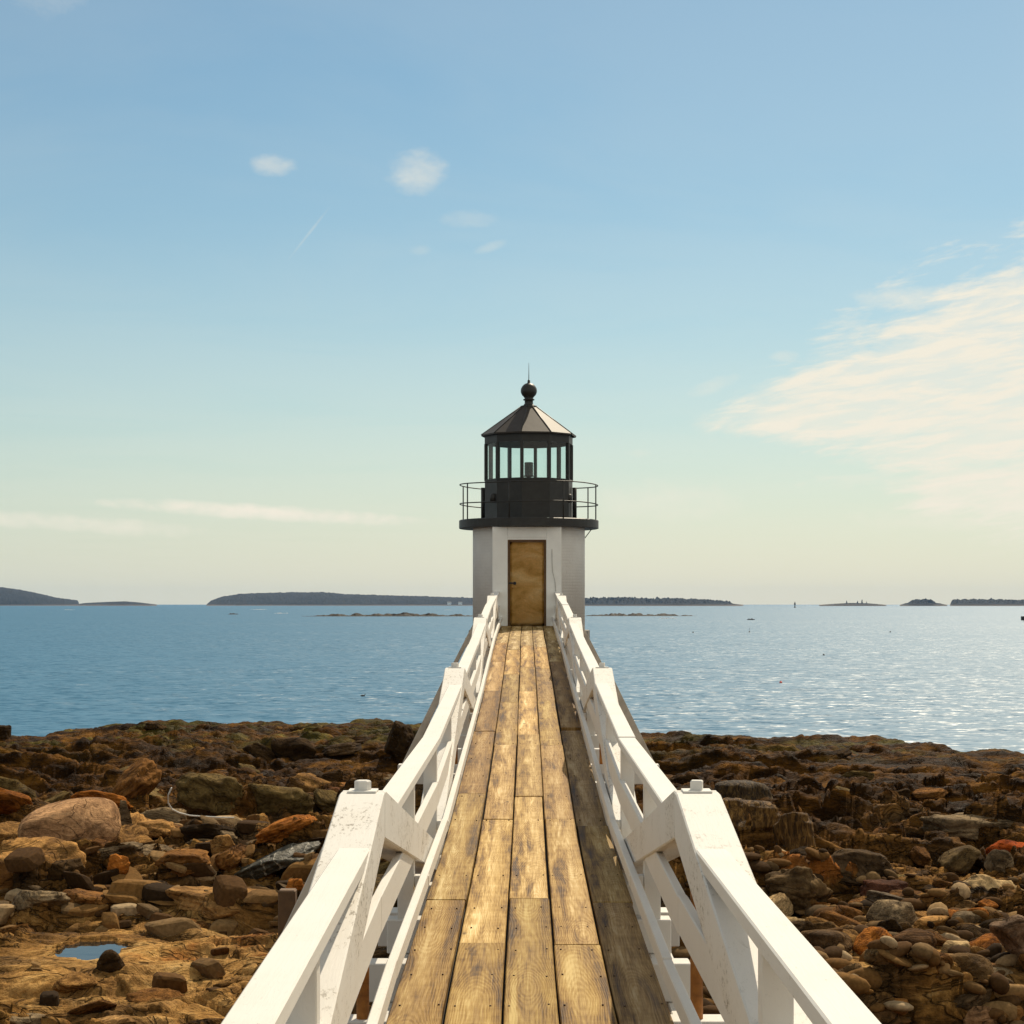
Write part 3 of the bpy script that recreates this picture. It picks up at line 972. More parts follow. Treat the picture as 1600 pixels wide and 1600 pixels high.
def foam(px0, px1, py, seed, label):
    D = FPX * EYE / (py - VY)
    r = random.Random(seed)
    bm = bmesh.new()
    k = 40
    for i in range(k):
        f = i / (k - 1)
        x = ((px0 + (px1 - px0) * f) - VX) / FPX * D
        wdt = (px1 - px0) / FPX * D / k * r.uniform(0.5, 1.4)
        y = D + r.uniform(-6, 6)
        hgt = r.uniform(0.05, 0.5) * math.sin(math.pi * min(1, max(0, f))) ** 0.5
        lathe(bm, [(wdt * 1.1, -0.1), (wdt * 0.8, hgt * 0.7), (0, hgt)], 7, (x, y, 0.02), r.random())
    o = link('breaking_wave', mesh_from(bm, 'breaking_wave'), M_FOAM)
    tag(o, label, 'wave', 'small breakers by the reefs')


foam(392, 418, 952.5, 1, 'white breaker farthest left on the horizon side of the left reef')
foam(428, 452, 958.5, 2, 'white breaker at the left tip of the long left reef')
foam(694, 706, 953, 3, 'small white breaker close to the tower below the far houses')
foam(998, 1008, 950.5, 4, 'small white breaker beyond the right reef')
foam(1030, 1058, 966.5, 5, 'thin white breaker on the near side of the right reef')
foam(100, 116, 953, 6, 'small white breaker below the left headland')


# ------------------------------------------------------------------ footbridge
NODE_Y = [-14.0, -7.1, 2.9, 12.9, 22.9, 32.9, 42.30]
NODE_Z = [-1.75, -1.74, -1.735, -1.715, -1.29, -0.79, -0.49]
APEX = [(-2.1, 0.92), (7.89, 0.92), (17.9, 0.885), (27.85, 0.845), (38.0, 0.81)]


def dkz(y): return float(np.interp(y, NODE_Y, NODE_Z)) + EYE
def ax(y): return float(np.interp(y, [-14, 2.5, 4, 5.5, 8, 18, 28, 38, 42], [0.10, 0.075, 0.055, 0.035, 0.012, 0.018, 0.012, 0.0, 0.01]))


walk = empty('footbridge', (0, 2.9, EYE - 1.8))
tag(walk, 'white wooden footbridge with plank deck and truss railings leading to the lighthouse', 'footbridge')


def bridge_part(name, x0, x1, y0, y1, zt0, zt1, th, mat, bev=0.005, cuts=0, relative=True, parent=walk, jit=0.0):
    """a timber running along the bridge; zt0, zt1 = top above the deck at its two ends (or absolute)"""
    bm = bmesh.new()
    n = cuts + 1
    rows = []
    for i in range(n + 1):
        f = i / n
        y = y0 + (y1 - y0) * f
        zt = (zt0 + (zt1 - zt0) * f) + (dkz(y) if relative else 0)
        a = ax(y)
        rows.append([bm.verts.new((a + x, y, z)) for x, z in ((x0, zt - th), (x1, zt - th), (x1, zt), (x0, zt))])
    for A, B in zip(rows[:-1], rows[1:]):
        for j in range(4):
            k = (j + 1) % 4
            bm.faces.new((A[j], B[j], B[k], A[k]))
    bm.faces.new(rows[0])
    bm.faces.new(rows[-1][::-1])
    bmesh.ops.recalc_face_normals(bm, faces=bm.faces)
    if bev:
        sharp = [e for e in bm.edges if len(e.link_faces) == 2 and e.calc_face_angle(0) > 0.5]
        bmesh.ops.bevel(bm, geom=sharp, offset=bev, segments=1, affect='EDGES')
    c = Vector((ax((y0 + y1) / 2) + (x0 + x1) / 2, (y0 + y1) / 2, dkz((y0 + y1) / 2) if relative else (zt0 + zt1) / 2))
    for v in bm.verts:
        v.co -= c
    return link(name, mesh_from(bm, name), mat, c, parent)


def prism_yz(name, pts, x0, x1, mat, bev=0.006, parent=walk):
    bm = bmesh.new()
    A = [bm.verts.new((x0 + ax(y), y, z)) for y, z in pts]
    B = [bm.verts.new((x1 + ax(y), y, z)) for y, z in pts]
    n = len(pts)
    bm.faces.new(A)
    bm.faces.new(B[::-1])
    for i in range(n):
        j = (i + 1) % n
        bm.faces.new((A[j], A[i], B[i], B[j]))
    bmesh.ops.recalc_face_normals(bm, faces=bm.faces)
    if bev:
        bmesh.ops.bevel(bm, geom=list(bm.edges), offset=bev, segments=1, affect='EDGES')
    c = Vector(((x0 + x1) / 2, sum(p[0] for p in pts) / n, sum(p[1] for p in pts) / n))
    for v in bm.verts: v.co -= c
    return link(name, mesh_from(bm, name), mat, c, parent)


def xbeam(name, x0, x1, y0, y1, z0, z1, mat, bev=0.006, parent=walk):
    a = ax((y0 + y1) / 2)
    c = Vector((a + (x0 + x1) / 2, (y0 + y1) / 2, (z0 + z1) / 2))
    bm = box_bm(x0 + a - c.x, x1 + a - c.x, y0 - c.y, y1 - c.y, z0 - c.z, z1 - c.z, bev)
    return link(name, mesh_from(bm, name), mat, c, parent)


# deck planks
PW, PITCH, PT = 0.2285, 0.2405, 0.045
JOINTS = [[-9.0, -4.2, 0.7, 5.7, 10.70, 15.6, 20.3, 25.1, 30.0, 34.9, 39.0, 42.22],
          [-7.0, -2.2, 2.3, 6.0, 9.34, 14.2, 19.0, 23.6, 27.7, 32.6, 37.4, 42.22],
          [-9.5, -4.4, 0.9, 5.8, 10.75, 15.4, 20.0, 25.0, 29.0, 33.9, 38.7, 42.22],
          [-7.0, -2.2, 2.3, 6.1, 9.30, 14.2, 19.0, 23.8, 28.7, 33.5, 38.2, 42.22],
          [-9.0, -4.2, 0.7, 6.0, 10.60, 13.9, 20.35, 25.2, 30.0, 34.9, 39.6, 42.22]]
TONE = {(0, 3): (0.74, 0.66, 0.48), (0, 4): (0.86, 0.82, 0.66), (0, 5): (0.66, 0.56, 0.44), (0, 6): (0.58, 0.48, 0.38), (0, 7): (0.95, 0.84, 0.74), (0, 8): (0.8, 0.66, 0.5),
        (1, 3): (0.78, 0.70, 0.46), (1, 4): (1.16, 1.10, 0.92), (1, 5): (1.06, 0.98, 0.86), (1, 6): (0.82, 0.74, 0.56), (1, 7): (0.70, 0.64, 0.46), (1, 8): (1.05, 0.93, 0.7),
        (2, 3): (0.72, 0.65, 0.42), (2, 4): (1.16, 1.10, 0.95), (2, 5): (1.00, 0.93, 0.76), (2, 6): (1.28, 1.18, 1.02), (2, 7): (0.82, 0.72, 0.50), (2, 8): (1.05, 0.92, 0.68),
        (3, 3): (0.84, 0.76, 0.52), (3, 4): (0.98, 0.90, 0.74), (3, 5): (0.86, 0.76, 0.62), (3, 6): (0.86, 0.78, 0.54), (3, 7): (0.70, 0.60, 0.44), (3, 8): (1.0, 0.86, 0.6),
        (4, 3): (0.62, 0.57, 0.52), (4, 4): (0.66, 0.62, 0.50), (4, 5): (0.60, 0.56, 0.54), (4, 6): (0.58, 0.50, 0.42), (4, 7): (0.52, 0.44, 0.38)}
rt = random.Random(5)
for c in range(5):
    xc = (c - 2) * PITCH
    for k in range(len(JOINTS[c]) - 1):
        y0, y1 = JOINTS[c][k] + 0.0035, JOINTS[c][k + 1] - 0.0035
        if c == 4 and k == 6: y0 += 0.32                       # gap where the right-hand board is short
        if y0 > 41.5: continue
        dzr = rt.uniform(-0.004, 0.004)
        sh = rt.uniform(-0.0035, 0.0035)
        wv = rt.uniform(-0.003, 0.003)
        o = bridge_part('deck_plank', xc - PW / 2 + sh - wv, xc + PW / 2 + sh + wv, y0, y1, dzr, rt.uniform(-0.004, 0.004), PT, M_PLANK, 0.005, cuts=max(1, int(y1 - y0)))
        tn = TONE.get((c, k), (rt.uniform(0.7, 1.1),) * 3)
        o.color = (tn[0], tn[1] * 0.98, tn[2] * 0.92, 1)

# dark strips added under the seams, standing in for shade in the gaps
M_GAP_SHADE = simple('black_gap_shade', (0.008, 0.007, 0.006), 0.9, 0, 5, 0.2, 0)
for c in range(4):
    xs_ = (c - 1.5) * PITCH
    bridge_part('gap_shade_strip', xs_ - 0.04, xs_ + 0.04, -6, 42.0, -PT - 0.0048, -PT - 0.0048, 0.0025, M_GAP_SHADE, 0, cuts=48)
# nail heads: two in each board over each beam
bm = bmesh.new()
rn = random.Random(12)
yb = -2.1
while yb < 41.5:
    for c in range(5):
        for sx_ in (-1, 1):
            if rn.random() < 0.08: continue
            xx = (c - 2) * PITCH + sx_ * (PW / 2 - 0.035 + rn.uniform(-0.012, 0.012)) + ax(yb)
            yy = yb + rn.uniform(-0.03, 0.03)
            lathe(bm, [(0.0, -0.004), (0.0048, -0.004), (0.0048, 0.0054), (0.0, 0.006)], 7, (xx, yy, dkz(yy)), rn.random())
    yb += 1.25 if yb > 10 else 0.625
nh = link('nail_heads', mesh_from(bm, 'nail_heads'), M_RUST_DARK, (0, 0, 0), walk)
tag(nh, kind='stuff')

# cross beams under the deck
BT = -PT - 0.008
y = -5.85
k = 0
while y < 42:
    apex_here = any(abs(y - a) < 0.4 for a, _ in APEX)
    ext = 1.27 if apex_here else 0.80
    zt = dkz(y) + BT
    xbeam('cross_beam', -ext, ext, y - 0.075, y + 0.075, zt - 0.19, zt, M_WHITE, 0.006)
    y += 1.25

IN, OUT = 0.622, 0.812
XR = random.Random(9)
for si in range(len(APEX)):
    ya, ha = APEX[si]
    ys0, ys1 = NODE_Y[si + 1], NODE_Y[si + 2]
    if si == 0: continue_only = True
    za = dkz(ya) + ha
    for s in (-1, 1):
        xi, xo = (IN, OUT) if s > 0 else (-OUT, -IN)
        mat = M_WHITE_WORN
        T = 0.20
        # two inclined truss timbers meeting under a flat cap
        fl = 0.07
        prism_yz('truss_timber', [(ys0 + 0.02, dkz(ys0) + 0.03 - T), (ya - 0.0015, za - T), (ya - 0.0015, za), (ya - fl, za), (ys0 + 0.02, dkz(ys0) + 0.03)], xi, xo, mat)
        prism_yz('truss_timber', [(ys1 - 0.02, dkz(ys1) + 0.03 - T), (ya + 0.0015, za - T), (ya + 0.0015, za), (ya + fl, za), (ys1 - 0.02, dkz(ys1) + 0.03)], xi, xo, mat)
        # cap plate, nut and king rod
        xm = s * (IN + OUT) / 2
        cap = xbeam('cap_plate', xm - 0.062, xm + 0.062, ya - 0.065, ya + 0.065, za + 0.001, za + 0.009, M_WHITE, 0.002)
        bm = bmesh.new()
        lathe(bm, [(0.0, 0), (0.036, 0), (0.036, 0.036), (0.030, 0.041), (0, 0.041)], 4 if s > 0 else 6, (0, 0, 0), 0.6)
        link('nut', mesh_from(bm, 'nut'), M_WHITE, (xm + ax(ya), ya, za + 0.0092), cap)
        bm = bmesh.new()
        lathe(bm, [(0.0, 0), (0.028, 0), (0.028, ha + 0.30), (0, ha + 0.30)], 10)
        link('king_rod', mesh_from(bm, 'king_rod', True), M_RUST, (xm + ax(ya), ya, dkz(ya) - 0.42), walk)
        # outrigger brace: from the truss head out to the end of the long cross beam
        bm = bmesh.new()
        top = Vector((s * 0.79, 0, ha - 0.10)); bot = Vector((s * 1.20, 0, BT + 0.0))
        d = (bot - top)
        nrm = Vector((d.z, 0, -d.x)).normalized() * 0.032
        pts = [top - nrm, top + nrm, bot + nrm, bot - nrm]
        A = [bm.verts.new(p + Vector((0, -0.045, 0))) for p in pts]
        B = [bm.verts.new(p + Vector((0, 0.045, 0))) for p in pts]
        bm.faces.new(A); bm.faces.new(B[::-1])
        for i in range(4):
            bm.faces.new((A[(i + 1) % 4], A[i], B[i], B[(i + 1) % 4]))
        bmesh.ops.recalc_face_normals(bm, faces=bm.faces)
        bmesh.ops.bevel(bm, geom=list(bm.edges), offset=0.004, segments=1, affect='EDGES')
        link('outrigger_brace', mesh_from(bm, 'outrigger_brace'), M_GREYWOOD, (ax(ya), ya, dkz(ya)), walk)
        # rails, each length from support to truss head
        for (r0, r1) in ((ys0, ya), (ya, ys1)):
            e0 = r0 + (0.004 if r0 == ys0 else 0.30)
            e1 = r1 - (0.004 if r1 == ys1 else 0.30)
            j1, j2 = XR.uniform(-0.008, 0.008), XR.uniform(-0.008, 0.008)
            hx = sorted((s * (IN + 0.005), s * (IN + 0.128)))
            bridge_part('handrail', hx[0], hx[1], e0, e1, 0.785 + j1, 0.785 + j2, 0.058, M_WHITE, 0.006)
            mx = sorted((s * 0.637, s * 0.677))
            bridge_part('middle_rail', mx[0], mx[1], r0 + 0.003, r1 - 0.003, 0.475 + j2, 0.475 + j1, 0.165, M_WHITE, 0.005)
            lx = sorted((s * 0.570, s * 0.612))
            bridge_part('lower_rail', lx[0], lx[1], e0 - (0.296 if e0 > r0 + 0.1 else 0), e1 + (0.296 if e1 < r1 - 0.1 else 0), 0.205 + j1, 0.205 - j1, 0.085, M_WHITE, 0.005)
        # posts
        for yp in (ys0 + 0.06, (ys0 + ya) / 2, (ya + ys1) / 2):
            px_ = sorted((s * 0.648, s * 0.742))
            zt = dkz(yp) + 0.725
            xbeam('post', px_[0], px_[1], yp - 0.045, yp + 0.045, dkz(yp) - 0.25, zt, M_WHITE, 0.004)
            # block that carries the lower rail
            bx_ = sorted((s * 0.566, s * 0.6475))
            xbeam('rail_block', bx_[0], bx_[1], yp - 0.035, yp + 0.035, dkz(yp) + 0.126, dkz(yp) + 0.19, M_WHITE, 0.003)
        # bottom chord
        cx_ = sorted((s * 0.66, s * 0.79))
        bridge_part('bottom_chord', cx_[0], cx_[1], ys0 + 0.003, ys1 - 0.003, BT - 0.193, BT - 0.193, 0.18, M_WHITE, 0.006)

# timber piers at the supports
for yp in (2.9, 12.9, 22.9, 32.9):
    zt = dkz(yp) + BT - 0.376
    xbeam('pier_cap', -1.05, 1.05, yp - 0.11, yp + 0.11, zt - 0.24, zt, M_WHITE)
    for s in (-1, 1):
        g = gz(s * 0.7, yp) - 0.3
        xbeam('pier_post', s * 0.7 - 0.11, s * 0.7 + 0.11, yp - 0.10, yp + 0.10, g, zt - 0.243, M_TIMBER)
    a = ax(yp)

# brown stake standing by the second pier
X, Y, Z = -1.68, 12.9, EYE - 2.0
g = gz(X, Y)
tag(link('timber_stake', mesh_from(box_bm(-0.06, 0.06, -0.06, 0.06, -0.3, Z - g, 0.01), 'timber_stake'), M_TIMBER, (X, Y, g)), 'brown timber stake rising from the rocks left of the walkway', 'stake')

# ------------------------------------------------------------------ lighthouse
TX, TY = 0.05, 43.70
T0 = gz(TX, TY) - 0.5
lh = empty('lighthouse', (TX, TY, T0))
tag(lh, 'short white brick lighthouse with black lantern room and bronze door at the walkway end', 'lighthouse')


def E(z): return EYE + z


def lh_part(name, bm, mat, smooth=False, parent=lh, loc=None):
    return link(name, mesh_from(bm, name, smooth), mat, loc if loc else (TX, TY, EYE), parent)


TR = 1.333
# granite foot made of separate blocks
rb = random.Random(3)
zb = T0
course = 0
while zb < E(-0.62):
    hh = min(0.42, E(-0.60) - zb)
    if hh < 0.1: break
    nb = 14
    rad = 1.43 + 0.012 * max(0, (E(-0.6) - zb))
    for i in range(nb):
        a0 = 2 * math.pi * (i + 0.5 * (course % 2)) / nb + 0.006
        a1 = a0 + 2 * math.pi / nb - 0.012
        bm = bmesh.new()
        pr = rad + rb.uniform(-0.015, 0.02)
        vs = []
        for zz in (0.006, hh - 0.006):
            for rr_ in (pr, 1.1):
                for aa in (a0, (a0 + a1) / 2, a1):
                    vs.append(bm.verts.new((rr_ * math.sin(aa), -rr_ * math.cos(aa), zz)))
        o_, i_ = 0, 3
        for q in (0, 1):
            bm.faces.new((vs[q], vs[q + 1], vs[q + 7], vs[q + 6]))
            bm.faces.new((vs[q + 4], vs[q + 3], vs[q + 9], vs[q + 10]))
            bm.faces.new((vs[q + 6], vs[q + 7], vs[q + 10], vs[q + 9]))
            bm.faces.new((vs[q + 1], vs[q], vs[q + 3], vs[q + 4]))
        bm.faces.new((vs[0], vs[6], vs[9], vs[3]))
        bm.faces.new((vs[2], vs[5], vs[11], vs[8]))
        bmesh.ops.recalc_face_normals(bm, faces=bm.faces)
        bmesh.ops.bevel(bm, geom=[e for e in bm.edges if e.calc_face_angle(0) > 0.6], offset=0.012, segments=1, affect='EDGES')
        link('granite_block', mesh_from(bm, 'granite_block'), M_GRANITE, (TX, TY, zb), lh)
    zb += hh
    course += 1
bm = bmesh.new()
lathe(bm, [(1.12, T0 - EYE), (1.12, -0.62), (TR, -0.61), (TR, 1.80)], 72)
lh_part('brick_wall', bm, M_BRICK, True)
# flat door surround: box with an opening
SX0, SX1, SY = -0.84, 0.75, 42.27 - TY           # local x range, local y of the face
DX0, DX1, DZ0, DZ1 = -0.49, 0.40, -0.52, 1.49


def boxpart(name, x0, x1, y0, y1, z0, z1, mat, bev=0.006, parent=lh):
    return link(name, mesh_from(box_bm(x0, x1, y0, y1, z0, z1, bev), name), mat, (TX, TY, EYE), parent)


M_PLASTER = simple('white_painted_render', (0.87, 0.855, 0.81), 0.6, 0, 5, 0.05, 0.25, 0.01)
boxpart('door_surround', SX0, DX0, SY, -0.85, -0.75, 1.79, M_PLASTER)
boxpart('door_surround', DX1, SX1, SY, -0.85, -0.75, 1.79, M_PLASTER)
boxpart('lintel', DX0 + 0.002, DX1 - 0.002, SY + 0.002, -0.85, DZ1, 1.79, M_PLASTER)
boxpart('lintel_strip', DX0 - 0.01, DX1 + 0.01, SY - 0.012, SY - 0.001, DZ1 + 0.06, DZ1 + 0.085, M_PLASTER, 0.002)
boxpart('threshold', DX0 - 0.08, DX1 + 0.08, SY - 0.06, SY + 0.10, -0.60, DZ0 + 0.02, M_BLACK)
fr = boxpart('door_frame', DX0 + 0.003, DX0 + 0.045, SY + 0.022, SY + 0.14, DZ0 + 0.02, DZ1 - 0.003, M_TIMBER, 0.003)
boxpart('door_frame', DX1 - 0.045, DX1 - 0.003, SY + 0.022, SY + 0.14, DZ0 + 0.02, DZ1 - 0.003, M_TIMBER, 0.003)
boxpart('door_frame', DX0 + 0.046, DX1 - 0.046, SY + 0.022, SY + 0.14, DZ1 - 0.045, DZ1 - 0.003, M_TIMBER, 0.003)
# door leaf: slightly dished sheet
bm = bmesh.new()
nxd, nzd = 12, 24
grid = []
for j in range(nzd + 1):
    row = []
    for i in range(nxd + 1):
        x = DX0 + 0.052 + (DX1 - DX0 - 0.104) * i / nxd
        z = DZ0 + 0.03 + (DZ1 - DZ0 - 0.085) * j / nzd
        edge = min(i, nxd - i, j, nzd - j)
        d = 0.012 * mnoise.noise(Vector((x * 2.2, z * 2.4, 3.3))) if edge > 0 else 0
        row.append(bm.verts.new((x, SY + 0.036 + d * 0.5, z)))
    grid.append(row)
for j in range(nzd):
    for i in range(nxd):
        bm.faces.new((grid[j][i], grid[j][i + 1], grid[j + 1][i + 1], grid[j + 1][i]))
bmesh.ops.solidify(bm, geom=list(bm.faces), thickness=0.012)
door = lh_part('door', bm, M_DOOR, True)
bm = box_bm(DX0 + 0.02, DX0 + 0.20, SY + 0.004, SY + 0.026, 0.475, 0.510, 0.004)
lh_part('hasp', bm, M_BLACK, parent=door)
bm = box_bm(DX0 + 0.135, DX0 + 0.19, SY - 0.012, SY + 0.010, 0.455, 0.525, 0.006)
lh_part('padlock', bm, M_BLACK, parent=door)
bm = bmesh.new()
lathe(bm, [(0, -0.02), (0.018, -0.012), (0.022, 0), (0.018, 0.012), (0, 0.02)], 10, (DX0 + 0.11, SY + 0.02, 0.38))
lh_part('knob', bm, M_RUST, True, door)
# conduit on the right of the door, and a stay under the gallery
bm = bmesh.new()
tube(bm, [(0.53, SY - 0.012, 1.28), (0.535, SY - 0.012, 0.95), (0.55, SY - 0.012, 0.75), (0.60, SY - 0.012, 0.55), (0.62, SY - 0.012, 0.30), (0.63, SY - 0.012, 0.0)], 0.010, 6)
lh_part('conduit', bm, M_CABLE, True)
bm = bmesh.new()
tube(bm, [(1.50, 0.1, 1.80), (1.31, 0.1, 1.55)], 0.012, 6)
lh_part('gallery_stay', bm, M_BLACK, True)

# gallery
GR = 1.66
bm = bmesh.new()
lathe(bm, [(1.1, 1.80), (GR - 0.03, 1.795), (GR, 1.805), (GR, 1.985), (GR - 0.02, 2.0), (0.0, 2.005)], 72)
lh_part('gallery_deck', bm, M_BLACK, False)
for zz, nm in ((2.83, 'gallery_handrail'), (2.375, 'gallery_middle_rail')):
    bm = bmesh.new()
    tube(bm, [(1.64 * math.sin(a), -1.64 * math.cos(a), zz + 0.012 * math.sin(3 * a)) for a in [2 * math.pi * i / 64 for i in range(64)]], 0.0135, 8, True)
    lh_part(nm, bm, M_BLACK, True)
for k in range(8):
    a = R(-16 + 45 * k)
    bm = bmesh.new()
    tube(bm, [(0, 0, 0), (0, 0, 0.83)], 0.015, 8)
    link('gallery_post', mesh_from(bm, 'gallery_post', True), M_BLACK, (TX + 1.64 * math.sin(a), TY - 1.64 * math.cos(a), E(2.0)), lh)

# lantern room: ten sides, a corner 9 degrees left of the axis
LC = 1.056
NA = 10
ANG = [R(-9 + 36 * k) for k in range(NA)]
ZG0, ZG1, ZW1 = 2.955, 3.80, 4.03


def cpt(r, a, z): return (r * math.sin(a), -r * math.cos(a), z)


for k in range(NA):
    a0, a1 = ANG[k], ANG[k] + R(36)
    # lower panel
    def quad_prism(r0, r1, z0, z1, in0=0.0, in1=0.0):
        bm_ = bmesh.new()
        vs_ = [bm_.verts.new(cpt(r, a, z)) for z in (z0, z1) for r in (r0, r1) for a in (a0 + in0, a1 - in1)]
        for f in ((0, 1, 5, 4), (3, 2, 6, 7), (4, 5, 7, 6), (1, 0, 2, 3), (0, 4, 6, 2), (1, 3, 7, 5)):
            bm_.faces.new([vs_[i] for i in f])
        bmesh.ops.recalc_face_normals(bm_, faces=bm_.faces)
        return bm_
    lh_part('lantern_panel', quad_prism(LC, LC - 0.05, 2.003, ZG0 - 0.035, 0.001, 0.001), M_BLACK)
    lh_part('sill', quad_prism(LC + 0.012, LC - 0.09, ZG0 - 0.034, ZG0, 0.0008, 0.0008), M_BLACK)
    lh_part('fascia', quad_prism(LC + 0.004, LC - 0.06, ZG1, ZW1, 0.0008, 0.0008), M_BLACK)
    # pane
    bm = bmesh.new()
    b_ = 0.035
    p = [cpt(LC - 0.035, a0 + b_, ZG0 + 0.003), cpt(LC - 0.035, a1 - b_, ZG0 + 0.003), cpt(LC - 0.035, a1 - b_, ZG1 - 0.003), cpt(LC - 0.035, a0 + b_, ZG1 - 0.003)]
    bm.faces.new([bm.verts.new(q) for q in p])
    lh_part('pane', bm, M_GLASS)
    # mullion on the corner
    bm = bmesh.new()
    da = 0.036
    vs = [bm.verts.new(cpt(r, a0 + s_, z)) for z in (ZG0 + 0.001, ZG1 - 0.001) for r, s_ in ((LC + 0.010, -da), (LC + 0.014, 0), (LC + 0.010, da), (LC - 0.07, da), (LC - 0.07, -da))]
    for i in range(5):
        j = (i + 1) % 5
        bm.faces.new((vs[i], vs[j], vs[j + 5], vs[i + 5]))
    bm.faces.new(vs[4::-1]); bm.faces.new(vs[5:])
    bmesh.ops.recalc_face_normals(bm, faces=bm.faces)
    lh_part('mullion', bm, M_BLACK)
    # roof panel with its standing seam
    bm = bmesh.new()
    e0, zt0, rt_, zt1 = 1.14, 4.02, 0.17, 4.715
    vs = [bm.verts.new(q) for q in (cpt(e0, a0 + 0.002, zt0), cpt(e0, a1 - 0.002, zt0), cpt(rt_, a1 - 0.01, zt1), cpt(rt_, a0 + 0.01, zt1),
                                    cpt(e0, a0 + 0.002, zt0 - 0.035), cpt(e0, a1 - 0.002, zt0 - 0.035), cpt(rt_, a1 - 0.01, zt1 - 0.035), cpt(rt_, a0 + 0.01, zt1 - 0.035))]
    for f in ((0, 1, 2, 3), (7, 6, 5, 4), (0, 4, 5, 1), (1, 5, 6, 2), (2, 6, 7, 3), (3, 7, 4, 0)):
        bm.faces.new([vs[i] for i in f])
    bmesh.ops.recalc_face_normals(bm, faces=bm.faces)
    rp = lh_part('roof_panel', bm, M_ROOF)
    bm = bmesh.new()
    tube(bm, [cpt(e0 + 0.005, a0, zt0 - 0.005), cpt(rt_, a0, zt1 + 0.004)], 0.013, 5)
    lh_part('seam', bm, M_BLACK, True, rp)
# interior floor, doors of the vent, small fittings
bm = bmesh.new()
lathe(bm, [(0, 2.9), (LC - 0.10, 2.9), (LC - 0.10, 2.93), (0, 2.93)], 10, (0, 0, 0), R(-9))
lh_part('lantern_floor', bm, M_BLACK)
for a, zz in ((R(-54), 2.50), (R(66), 2.50)):
    bm = bmesh.new()
    lathe(bm, [(0, 0), (0.075, 0), (0.075, 0.16), (0.05, 0.2), (0, 0.2)], 10, cpt(LC - 0.02, a, zz - 0.1))
    lh_part('vent', bm, M_BLACK, True)
for a, r_ in ((R(-92), 1.09), (R(90), 1.09)):
    bm = bmesh.new()
    tube(bm, [cpt(r_, a, 2.01), cpt(r_, a, 2.78)], 0.05, 8)
    lh_part('handhold', bm, M_BLACK, True)
bm = bmesh.new()
lathe(bm, [(0.0, 4.66), (0.20, 4.67), (0.20, 4.72), (0.135, 4.735), (0.10, 4.78), (0.10, 4.85), (0.135, 4.86), (0.135, 4.88), (0.10, 4.895),
           (0.115, 4.93), (0.16, 4.975), (0.187, 5.03), (0.194, 5.08), (0.185, 5.14), (0.15, 5.20), (0.10, 5.245), (0.035, 5.27), (0.03, 5.33), (0.012, 5.35), (0.0, 5.352)], 28)
fin = lh_part('ball_finial', bm, M_BLACK, True)
bm = bmesh.new()
tube(bm, [(0, 0, 5.35), (0, 0, 5.75)], [0.011, 0.004], 6)
lh_part('lightning_rod', bm, M_BLACK, True, fin)

# the lamp inside the lantern
lamp = empty('beacon_lamp', (TX, TY, E(2.93)))
bm = bmesh.new()
prof = [(0, 0.0), (0.10, 0.0), (0.10, 0.05), (0.05, 0.06), (0.05, 0.10), (0.13, 0.11)]
link('pedestal', mesh_from(bmesh.new() if False else lathe(bm, prof + [(0.13, 0.13), (0, 0.13)], 20), 'pedestal', True), M_BLACK, (TX, TY, E(2.93)), lamp)
M_LENS = simple('ribbed_beacon_glass', (0.10, 0.10, 0.09), 0.25, 0.0, 5, 0.2, 0)
bm = bmesh.new()
pr = [(0, 0.13)]
for i in range(9):
    z0_ = 0.132 + i * 0.033
    pr += [(0.095, z0_), (0.108, z0_ + 0.011), (0.108, z0_ + 0.022), (0.095, z0_ + 0.032)]
pr += [(0.108, 0.432), (0.095, 0.45), (0, 0.455)]
lathe(bm, pr, 24)
link('ribbed_lens', mesh_from(bm, 'ribbed_lens'), M_LENS, (TX, TY, E(2.93)), lamp)
tag(lamp, 'small ribbed beacon lamp standing inside the glazed lantern room', 'lamp')


# ------------------------------------------------------------------ loose rocks
_ico = {}


def ico(sub):
    if sub not in _ico:
        bm = bmesh.new()
        bmesh.ops.create_icosphere(bm, subdivisions=sub, radius=1.0)
        bm.verts.ensure_lookup_table()
        V = np.array([v.co[:] for v in bm.verts])
        F = np.array([[v.index for v in f.verts] for f in bm.faces])
        bm.free()
        _ico[sub] = (V, F)
    return _ico[sub]


def rock_arrays(seed, sub=4, planes=9, round_=0.35, rough=0.10, strat=0.0):
    """unit rock: a sphere cut by random planes, softened, then weathered"""
    r = np.random.RandomState(seed)
    V, F = ico(sub)
    N = r.normal(size=(planes, 3))
    N /= np.linalg.norm(N, axis=1)[:, None]
    N = np.vstack([N, [[0, 0, 1], [0, 0, -1]]])
    D = r.uniform(0.52, 0.95, len(N))
    dot = V @ N.T
    rad = np.where(dot > 0.02, D[None, :] / np.maximum(dot, 0.02), 9.0)
    p = 5 + 55 * (1 - round_) ** 2
    rr = (np.sum(np.minimum(rad, 9.0) ** (-p), 1) + 1.05 ** (-p)) ** (-1 / p)
    P = V * rr[:, None]
    off = Vector((seed * 3.1, seed * 1.7, seed * 0.9))
    nz = np.array([mnoise.fractal(Vector(q) * 1.7 + off, 0.9, 2.1, 4) for q in P])
    P = P * (1 + rough * nz)[:, None]
    if strat:
        st = np.array([mnoise.noise(Vector((q[0] * 0.7, q[1] * 0.7, q[2] * 7.0)) + off) for q in P])
        P = P * (1 + strat * st)[:, None] * np.array([1, 1, 1])
    lo, hi = P.min(0), P.max(0)
    P = (P - (lo + hi) / 2) / ((hi - lo) / 2)
    return P, F


